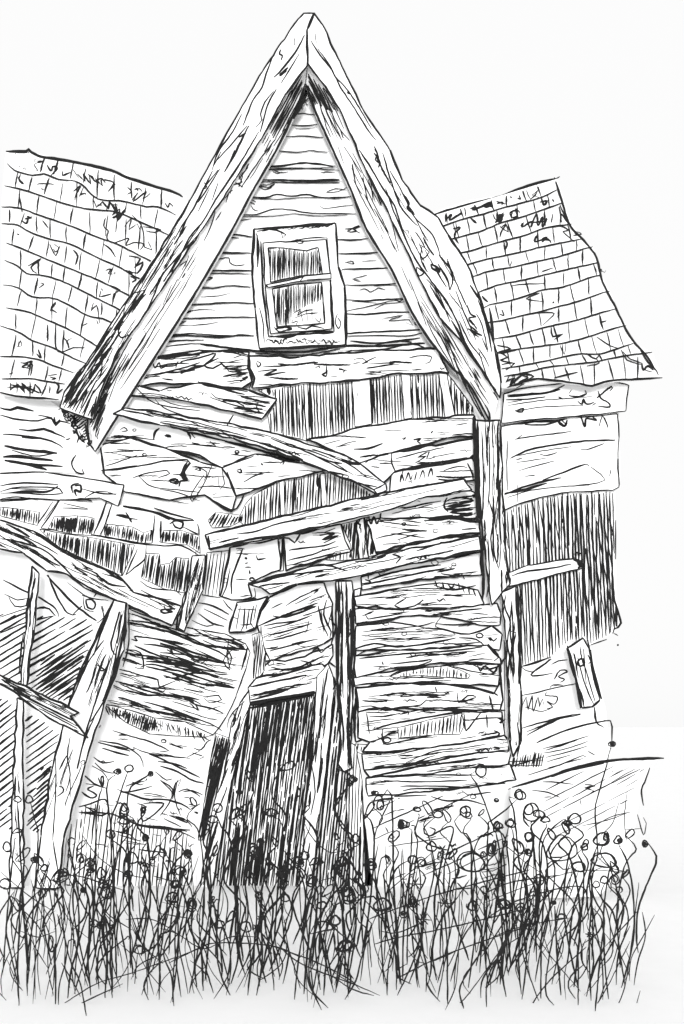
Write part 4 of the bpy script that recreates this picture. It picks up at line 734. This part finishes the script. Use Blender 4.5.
timber([(-20,664), (0,675), (41,694), (79,713), (70,716), (88,738), (60,724), (38,710), (17,694), (0,684), (-20,676)], -.50, .04, 'cross_bar', 'dark splintered bar slanting across the thin stakes at the left edge', 'bar', -28, 10, '',
       hat=([(0,677), (41,696), (75,713), (80,732), (38,708), (17,694)], -27, 2.0, 1.5, .2))
timber([(567,648), (583,638), (590,650), (594,680), (600,700), (592,707), (582,708), (576,680)], -.25, .09, 'broken_post', 'short broken post hanging at the right end under the dark hatched opening', 'post', -78, 4,
       'M *2.4 285,430 310,520 330,645|*2 355,410 370,490 400,610|*3 370,490 385,560 402,612|*1.4 320,470 345,560 375,630|*1.4 345,500 365,570 380,620|*2 325,480 340,475 342,495 325,498 320,485 335,470|*1.6 310,460 322,540|*1.6 355,460 365,485 355,490|*1.6 340,440 350,560')
# fallen sheet at right
def d_sheet(x, y): return -.35-.85*max(0, (y-765)/135.0)
p = Part(d_sheet).slab([(511,788), (540,778), (570,768), (605,762), (640,759), (663,757), (650,764), (640,790), (636,820), (628,860), (600,896), (505,900)], .03, .4, 0)
p.S('Q', '*2.8 95,368 160,350 230,328 310,300 400,280 480,272 615,267|*2.4 230,332 300,308 410,285|*1.8 567,300 550,350 538,375 545,430|*1.6 200,348 250,350 305,357|*1.6 165,378 220,385 260,402|*1.4 230,400 205,400|*2 345,357 380,362 345,370 375,378 355,395|*1.2 330,410 332,428')
p.hatch(Z('Q', '210,345 430,290 560,300 500,400 470,450 260,560 200,520 200,430'), 27, 7.5, 1.1, .3, cover=.6, solid=.05)
p.hatch(Z('Q', '430,310 560,300 500,380 430,350'), 30, 5, 1.0, .2, solid=.05)
single(p, 'fallen_sheet', U(560, 900, -1.2), 'broad fallen roof sheet tilted behind the weeds at the right end of the house', 'roof sheet')

# ------------------------------------------------------------------ weeds
random.seed(131)
def ground_d(by): return F*CZ/(by-HY)-CD
heads = []
def loop(cx, cy, rx, ry, turns=1.15, ph=0, spin=0, shrink=0):
    n = int(9*turns)+1
    rx *= random.uniform(.8, 1.15); ry *= random.uniform(.8, 1.2); drift = random.uniform(-.12, .12)
    cx += random.uniform(-.5, .5)
    ecc = random.uniform(.1, .45)
    out = [(cx+rx*(1-shrink*i/n)*(1+ecc*math.cos(i*2*math.pi/9))/(1+ecc*.5)*math.cos(ph+i*2*math.pi/9)*math.cos(spin)-ry*(1-shrink*i/n)*math.sin(ph+i*2*math.pi/9)*math.sin(spin),
             cy+rx*(1-shrink*i/n)*math.cos(ph+i*2*math.pi/9)*math.sin(spin)+ry*(1-shrink*i/n)*math.sin(ph+i*2*math.pi/9)*math.cos(spin)) for i in range(n+1)]
    return [(x+drift*rx*i/3+random.uniform(-.35, .35), y+drift*ry*i/4+random.uniform(-.35, .35)) for i, (x, y) in enumerate(out)]
LAB = dict(r='tall thin weed topped with one small open ring', s='tall thin weed ending in a tight spiral curl', o='tall weed with a wide flattened oval head',
           m='weed with a domed mushroom-like cap', k='dark weed with a filled bud at its tip', l='weed with a slim pointed leaf-shaped loop at its tip', x='weed with a spiky star-shaped tuft')
def weed(reg, cx, cy, r, kind, stem, by=None, w=1.9, label=None):
    """head centre and radius, then the line of the stem down to its foot"""
    (hx, hy), = Z(reg, f'{cx},{cy}')[:1]; r = r/3.42*1.2
    st = Z(reg, stem) if stem else []
    if not st: st = [(hx+r*.6, hy+r)]
    if by is None: by = random.uniform(925, 1003) if hy > 850 else random.uniform(900, 985)
    lx, ly = st[-1]
    if ly < by-6:
        n = 2 if by-ly > 50 else 1
        tx = lx+random.uniform(-16, 12)
        for i in range(1, n+1):
            t = i/n; st.append((lx+(tx-lx)*t+(random.uniform(-4, 4) if i < n else 0), ly+(by-ly)*t))
    else: by = ly
    by = max(by, ly)
    d = ground_d(by)
    base = U(st[-1][0], by, d); base.z = 0
    t = thing('weed', base, label or LAB[kind], 'weed', 'curling weeds in front of the house')
    k = 14.0/(CD+d)
    p = Part(d); p.line(st, w*random.uniform(.85, 1.15), lift=0)
    p.m = [0]*len(p.m); p.build('stem', t, (M['stem'],))
    q = Part(d)
    ph = math.atan2(st[0][1]-hy, st[0][0]-hx)
    if kind == 'r': q.line(loop(hx, hy, r, r*.9, 1.2, ph), w, lift=0, jit=.15)
    elif kind == 's': q.line(loop(hx, hy, r, r*1.1, 2.3, ph, 0, .75), w, lift=0, jit=.15)
    elif kind == 'o': q.line(loop(hx, hy, r*1.25, r*.75, 1.9, ph, random.uniform(-.4, .2), .12), w*.9, lift=0, jit=.15)
    elif kind == 'k':
        q.line(loop(hx, hy, r*.9, r*.65, 1.2, ph), w, lift=0, jit=.1); q.line(loop(hx, hy, r*.5, r*.35, 1.5, ph, 0, .5), w*1.2, lift=0, jit=.1)
    elif kind == 'l': q.line(loop(hx, hy, r*1.3, r*.45, 1.15, ph, math.atan2(hy-st[0][1], hx-st[0][0])+.1), w, lift=0, jit=.1)
    elif kind == 'm': q.line([(hx-r*1.2, hy+r*.5), (hx-r*.6, hy-r*.5), (hx+r*.3, hy-r*.7), (hx+r*1.1, hy), (hx+r*.3, hy+r*.15), (hx-r*1.2, hy+r*.5)], w, lift=0)
    elif kind == 'x':
        for a in range(6):
            an = a*1.05+random.uniform(-.2, .2); q.line([(hx, hy), (hx+r*math.cos(an)*1.2, hy+r*math.sin(an))], w*1.1, lift=0)
    q.line([(hx+(st[0][0]-hx)*.7, hy+(st[0][1]-hy)*.7), st[0]], w, lift=0)
    q.m = [0]*len(q.m); q.build('flower_head', t, (M['stem'],))
    return t
WD = [('R',20,90,13,'r','35,110 45,140 80,200 75,280'), ('R',118,135,14,'k','110,150 80,220 68,280 65,400 60,500 65,635'), ('R',140,248,14,'r','155,240 185,240 205,300 215,370 240,480 275,560 295,670'),
      ('R',222,180,13,'r','235,200 262,260 270,330 265,430'), ('R',315,172,12,'k','305,190 295,220 320,250 310,300 290,350 265,440 255,560'), ('R',275,130,14,'s','270,160 250,190 300,260'),
      ('R',350,222,15,'r','365,205 375,190 360,260 340,380 320,480'), ('R',435,183,13,'k','445,205 455,230 440,280 380,370 340,440 330,560'), ('R',537,110,18,'l','520,140 485,210 490,260 500,330 480,420'),
      ('R',605,222,14,'o','600,245 590,280 560,340 540,420'), ('R',640,115,15,'s','655,150 620,260 600,340 560,450'), ('R',345,360,13,'k','350,380 380,440 385,590'), ('R',320,352,12,'r','322,372 300,440 310,600'),
      ('R',180,425,16,'l','182,450 190,520 190,630'), ('R',15,215,16,'r','25,240 40,300 20,370'), ('R',375,45,12,'r','385,70 430,110 440,200'), ('R',455,130,18,'r','450,150 420,250 400,380'), ('R',285,240,10,'k','300,260 290,330'), ('R',470,440,14,'o','470,460 460,560'), ('R',610,170,15,'o','600,190 640,300 620,420'),
      ('S',343,70,12,'k','330,95 355,180 345,280 350,400'), ('S',265,105,9,'k','255,120 218,200 260,260 290,300 275,370 265,480'), ('S',190,105,13,'l','185,125 160,200 190,320 200,500'), ('S',420,185,17,'k','440,215 400,280 350,340 330,430'),
      ('S',445,162,15,'o','440,180 420,250 360,330'), ('S',497,122,13,'r','480,135 460,150 500,190 490,330'), ('S',535,145,18,'m','525,165 520,200 540,250 530,370 520,500'), ('S',625,137,14,'r','630,155 650,200 684,230'),
      ('S',645,253,24,'s','655,285 670,350 660,450 640,560'), ('S',555,372,30,'m','558,395 570,450 590,560'), ('S',245,330,16,'l','230,350 205,390 215,520'), ('S',205,357,15,'o','215,375 240,440 230,560'),
      ('S',430,268,13,'r','420,285 380,380 400,480'), ('S',290,362,13,'r','295,380 310,470 300,600'), ('S',602,345,16,'r','600,365 570,470 560,600'), ('S',635,430,18,'o','630,450 620,500 600,590'), ('S',60,220,13,'o','60,245 40,330 30,460'), ('S',95,112,14,'k','105,135 75,180 60,280'),
      ('S',322,128,8,'k','310,140 290,200 300,330'), ('S',525,215,14,'r','520,235 500,320 510,440'), ('S',555,292,14,'r','550,312 530,400 540,520'), ('S',8,112,12,'r','10,135 30,200 20,330'), ('S',345,340,12,'x','345,360 350,480 330,600'), ('S',410,185,10,'k','400,210 350,330 345,450'),
      ('T',88,65,13,'r','98,85 60,110 80,160 115,220 120,280 90,440'), ('T',42,137,13,'r','30,150 15,190 40,300'), ('T',138,148,20,'k','130,165 160,230 190,330 185,480'), ('T',65,250,22,'s','90,275 120,265 160,275'), ('T',185,290,24,'o','180,315 175,400 185,560'),
      ('T',282,135,15,'r','265,140 225,170 195,250 190,330'), ('T',350,90,17,'r','345,110 355,180 330,300 300,430'), ('T',250,322,12,'k','245,335 225,400 200,500 195,600'), ('T',390,285,16,'x','390,310 400,420 402,630'), ('T',47,430,18,'o','40,450 70,540 60,600'),
      ('T',290,218,20,'x','300,235 320,300 310,440 270,560'), ('T',455,235,22,'x','440,260 380,340 350,440'), ('T',320,340,18,'x','320,360 290,470 230,600'), ('T',478,140,36,'o','500,180 490,280 520,380 500,500'), ('T',490,295,16,'r','480,315 520,400 540,560'), ('T',245,15,17,'k','290,20 295,50 350,90 385,100 380,150'),
      ('T',385,100,13,'x','385,120 410,180 400,260'), ('T',565,95,14,'l','565,120 580,190 560,330'), ('T',655,300,14,'r','650,320 600,420 540,540 535,640'), ('T',20,345,17,'r','25,365 30,470 20,580'), ('T',590,285,18,'o','585,300 600,420 570,560'), ('T',20,55,10,'l','30,75 20,190'),
      ('U',150,42,13,'r','160,30 165,80 130,200 125,300 145,450 130,600'), ('U',290,92,42,'o','260,120 210,160 240,200 300,260 325,320 300,390 320,420 322,620'), ('U',350,68,13,'l','335,85 320,100 340,150'), ('U',325,145,16,'o','300,150 270,155 220,135'), ('U',188,188,16,'r','175,195 140,280 130,340'),
      ('U',420,125,30,'o','400,150 370,170 375,250 410,320 400,430 380,640'), ('U',413,190,13,'r','412,205 400,250 440,300 460,380'), ('U',462,55,16,'k','465,80 490,130 510,240 510,400 470,560'), ('U',265,320,14,'m','255,330 240,360 210,560 240,620'), ('U',240,270,9,'k','242,285 245,350'), ('U',125,290,10,'r','120,305 60,430 10,560'), ('U',360,378,9,'x','360,390 375,470 350,590'),
      ('Q',122,390,14,'r','105,405 85,400 100,440 110,520 120,620'), ('Q',170,462,28,'s','160,490 170,560 150,640'), ('Q',290,490,14,'k','275,475 230,510 200,560 195,640'), ('Q',92,490,14,'r','85,500 70,560 50,640'), ('Q',205,475,12,'o','215,500 190,560'), ('Q',40,500,16,'l','40,520 55,600'), ('Q',150,536,14,'r','165,540 175,620'),
      ('Q',410,545,22,'o','390,560 370,620'), ('P',135,582,20,'l','125,600 150,660'), ('P',150,522,10,'k','160,530 180,535 210,530'), ('P',295,578,10,'o','305,600 290,660 300,684'), ('P',370,597,13,'r','355,610 320,645 340,670 420,640'), ('P',245,628,17,'k','265,640 280,650'), ('P',470,592,22,'s','440,600 425,620 450,660 480,684'),
      ('P',515,445,16,'r','495,450 478,460 500,490 530,560 560,640 600,684'), ('P',650,530,14,'r','640,545 590,590 550,620 540,650'), ('P',618,628,14,'r','620,645 630,684'), ('P',570,632,12,'o','575,650 590,684'), ('P',70,480,14,'l','60,500 15,570 40,640 80,684'),
      ('O',305,465,15,'l','318,480 320,520 290,600 285,684'), ('O',272,520,10,'k','262,540 260,570 285,605'), ('O',445,432,22,'l','410,450 390,480 385,540 430,600 415,684'), ('O',387,592,16,'o','395,610 420,640'), ('O',195,572,13,'r','190,590 210,640 240,684'), ('O',178,612,13,'r','180,630 170,684'), ('O',475,520,12,'l','490,600 540,684'), ('O',665,478,10,'k','650,480 620,540 600,585 650,684'),
      ('N',58,543,10,'r','60,560 65,640'), ('N',100,545,12,'r','105,560 120,620 130,684'), ('N',445,440,13,'r','435,455 420,500 400,560 380,640'), ('N',405,450,12,'k','390,465 365,510'), ('N',515,458,10,'k','500,480 440,520'), ('N',425,580,18,'s','440,600 465,625 450,684'), ('N',350,480,10,'l','350,500 330,600'), ('N',60,655,12,'m','50,684')]
for a in WD: weed(*a)
for i in range(66):
    hx, hy = 8+(i*9.55+random.uniform(-7, 7)) % 622, random.uniform(800, 905); r = random.uniform(10, 20)
    sx = random.choice((-1, 1)); a = random.uniform(5, 13); by = random.uniform(945, 1002); ln = random.uniform(-18, 18)
    st = [(hx+sx*r*.25, hy+r*.3), (hx-sx*a*.6, hy+16), (hx+sx*a*.5, hy+34), (hx+ln*.4+sx*a, hy+(by-hy)*.55), (hx+ln, by)]
    weed('', hx, hy, r, random.choice('rsslolll'), ' '.join(f'{x:.1f},{y:.1f}' for x, y in st), by=by, w=random.choice((1.5, 1.8, 2.1)))
weed('Q', 437, 222, 13, 'k', '438,205 437,145 425,138 400,142', by=765, w=2.2, label='hooked stem bending over with a dark heart-shaped tip, highest weed at the right end') if False else None
t = weed('Q', 437, 218, 12, 'k', '432,236 425,260 420,290 400,360 380,440 385,520 388,600 370,650 360,684', by=960, w=1.9, label='tallest weed at right, its dark heart-shaped tip reaching above the fallen sheet')
h = Part(ground_d(960)); h.line(Z('Q', '437,212 438,160 432,140 410,139'), 2.4, lift=0); h.m = [0]*len(h.m); h.build('hook', t, (M['stem'],))
weed('U', 550, 68, 12, 'k', '562,66 590,110 588,135 560,200 530,280 522,340 522,400 528,440', by=955, w=2.0, label='rightmost weed, its bowed stem standing apart at the right edge')

# grass: nobody could count it
random.seed(151)
gs = Part(0)
def blade(x, by, h, lean, w, bow=0, curl=False):
    d = ground_d(by); gs.d = lambda a, b: d
    n = max(3, int(h/22)); pts = []
    ph = random.uniform(0, 6); sw = random.uniform(0, 4) if h > 45 else 0
    for i in range(n+1):
        t = i/n
        pts.append((x+lean*t+bow*math.sin(math.pi*t)+sw*math.sin(6.28*t+ph)+random.uniform(-.25, .25)*(i > 0), by-h*t))
    if curl:
        r = random.uniform(1.5, 4); ex, ey = pts[-1]
        pts += [(ex+r*math.cos(a)+r, ey-r*math.sin(a)) for a in (2.6, 1.6, .6, -.4, -1.4)]
    gs.line(pts, w, lift=0, jit=.1, taper=.35)
# near row: feet ragged along the bottom
x = 2
while x < 640:
    foot = 992+9*math.sin(x*.045)+random.uniform(-14, 10)
    if x > 600: foot -= (x-600)*.35
    if x < 60: foot = min(foot, 1004)
    r = random.random()
    blade(x, foot, random.uniform(45, 145) if r < .75 else random.uniform(20, 50), random.uniform(-22, 28), random.choice((1.0, 1.2, 1.4, 1.6, 1.9)), random.uniform(-14, 14), random.random() < .08)
    x += random.uniform(3.8, 8.6)
# rows behind
for i in range(70):
    by = random.uniform(925, 985); x = random.uniform(2, 632)
    blade(x, by, random.uniform(30, 95), random.uniform(-34, 36), random.choice((.9, 1.1, 1.3, 1.7)), random.uniform(-16, 16), random.random() < .12)
# short tufts against the walls
for i in range(100):
    by = random.uniform(892, 935); x = random.uniform(20, 620)
    blade(x, by, random.uniform(14, 50), random.uniform(-14, 14), random.choice((.9, 1.2, 1.5)), random.uniform(-5, 5), random.random() < .15)
# clumps
for cx in (52, 108, 150, 195, 245, 262, 310, 352, 420, 500, 520, 590):
    for i in range(2):
        by = random.uniform(975, 1000); blade(cx+random.uniform(-6, 6), by, random.uniform(50, 110), random.uniform(-12, 16), random.choice((1.2, 1.6, 2.2)), random.uniform(-4, 4))
# blown-over stalks lying across the others
for t in ('T 130,340 250,295 400,245 684,170', 'T 150,425 240,400 420,365 684,300', 'T 225,545 330,490 450,440 684,360', 'T 175,380 230,385 330,345', 'T 260,435 320,490 460,435', 'T 370,660 440,630 500,560 600,420', 'U 0,400 130,350 300,320', 'U 0,330 120,260 334,215 340,330',
          'U 0,270 180,200 330,160 480,165', 'U 0,240 90,200 260,175', 'U 130,300 220,440 330,572', 'U 140,655 220,540 350,420', 'R 200,640 330,560 460,520 684,440', 'R 250,640 420,560', 'R 0,175 100,260 180,310', 'R 70,380 130,400 190,380', 'R 110,355 190,310', 'R 190,200 260,190 420,240',
          'R 280,50 340,130 420,180 500,200', 'R 430,340 520,340 610,390', 'S 0,370 60,390 150,440 240,400 330,400', 'S 30,490 130,440 200,420 380,430 480,470', 'S 380,430 520,480 640,540 684,580', 'S 400,420 480,490 684,570', 'S 0,280 100,300', 'S 0,320 120,340', 'S 490,0 520,60 580,110 640,100', 'S 540,210 600,190 640,140', 'T 0,510 60,550 170,600', 'T 0,530 80,580 150,600',
          'T 200,90 330,70 400,60', 'T 190,90 195,230', 'T 60,60 0,120', 'T 350,110 250,200 190,250', 'T 0,180 40,260 50,310', 'U 60,60 140,130 200,170', 'U 200,440 280,320 330,240', 'U 370,640 420,560 500,400', 'U 440,660 480,560 500,440 530,200', 'U 515,640 535,570', 'U 480,20 540,15', 'Q 545,470 555,490 545,530 525,460', 'Q 330,500 420,480 500,450', 'Q 350,515 430,470 505,450', 'Q 385,600 430,640 500,660', 'Q 490,380 480,480 490,560', 'Q 460,420 440,490 400,530'):
    reg, s = t.split(' ', 1); pts = Z(reg, s); by = max(p[1] for p in pts)+random.uniform(8, 40); by = min(max(by, 905), 1003)
    d = ground_d(by); gs.d = lambda a, b: d
    gs.line(pts, random.choice((1, 1.2, 1.5)), lift=0)
gs.m = [0]*len(gs.m)
og2 = gs.build('grass', None, (M['stem'],)); tag(og2, 'tangle of tall thin grass stalks in front of the house', 'grass', kind='stuff')

for o in bpy.data.objects:
    if '_o' in o: del o['_o']

# ------------------------------------------------------------------ light, sky, camera
sun_el, sun_az = 7, 0
w = bpy.data.worlds.new('World'); scene.world = w; w.use_nodes = True; nt = w.node_tree
bg = nt.nodes['Background']; sky = nt.nodes.new('ShaderNodeTexSky'); sky.sky_type = 'NISHITA'; sky.sun_disc = False
sky.sun_elevation = math.radians(sun_el); sky.sun_rotation = math.radians(180+sun_az)
bw = nt.nodes.new('ShaderNodeRGBToBW'); mx = nt.nodes.new('ShaderNodeMixRGB')
nt.links.new(sky.outputs['Color'], bw.inputs['Color'])
cl = nt.nodes.new('ShaderNodeMath'); cl.operation = 'MULTIPLY'; cl.inputs[1].default_value = .1; cl.use_clamp = True
nt.links.new(bw.outputs['Val'], cl.inputs[0])
# overcast: the clear sky shows faintly through an even white cloud deck
mx.inputs['Fac'].default_value = .06; tc = nt.nodes.new('ShaderNodeTexCoord'); sp = nt.nodes.new('ShaderNodeSeparateXYZ'); rp = nt.nodes.new('ShaderNodeValToRGB')
rp.color_ramp.elements[0].color = (.99, .99, .988, 1); rp.color_ramp.elements[1].color = (1.01, 1.01, 1.01, 1); rp.color_ramp.elements[1].position = .3
nt.links.new(tc.outputs['Generated'], sp.inputs[0]); nt.links.new(sp.outputs['Z'], rp.inputs['Fac']); nt.links.new(rp.outputs['Color'], mx.inputs['Color1'])
nt.links.new(cl.outputs[0], mx.inputs['Color2']); nt.links.new(mx.outputs['Color'], bg.inputs['Color']); bg.inputs['Strength'].default_value = .76
sl = bpy.data.lights.new('sun', 'SUN'); sl.energy = 2.2; sl.angle = math.radians(16); sl.color = (1, 1, 1)
so = bpy.data.objects.new('sun', sl); col.objects.link(so)
dirv = Vector((math.sin(math.radians(sun_az))*math.cos(math.radians(sun_el)), -math.cos(math.radians(sun_az))*math.cos(math.radians(sun_el)), math.sin(math.radians(sun_el))))
so.rotation_euler = dirv.to_track_quat('Z', 'Y').to_euler(); so.location = (-6, -12, 14)
cam = bpy.data.cameras.new('camera'); co = bpy.data.objects.new('camera', cam); col.objects.link(co)
co.location = (0, -CD, CZ); co.rotation_euler = (math.radians(90), 0, 0)
cam.sensor_fit = 'VERTICAL'; cam.sensor_height = 24; cam.lens = 24*F/1024; cam.shift_y = (HY-512)/1024; cam.clip_end = 2000
scene.camera = co
scene.render.resolution_x, scene.render.resolution_y = RES_X, RES_Y
vs = scene.view_settings; vs.view_transform = 'Standard'; vs.look = 'None'; vs.exposure = .42; vs.gamma = 1
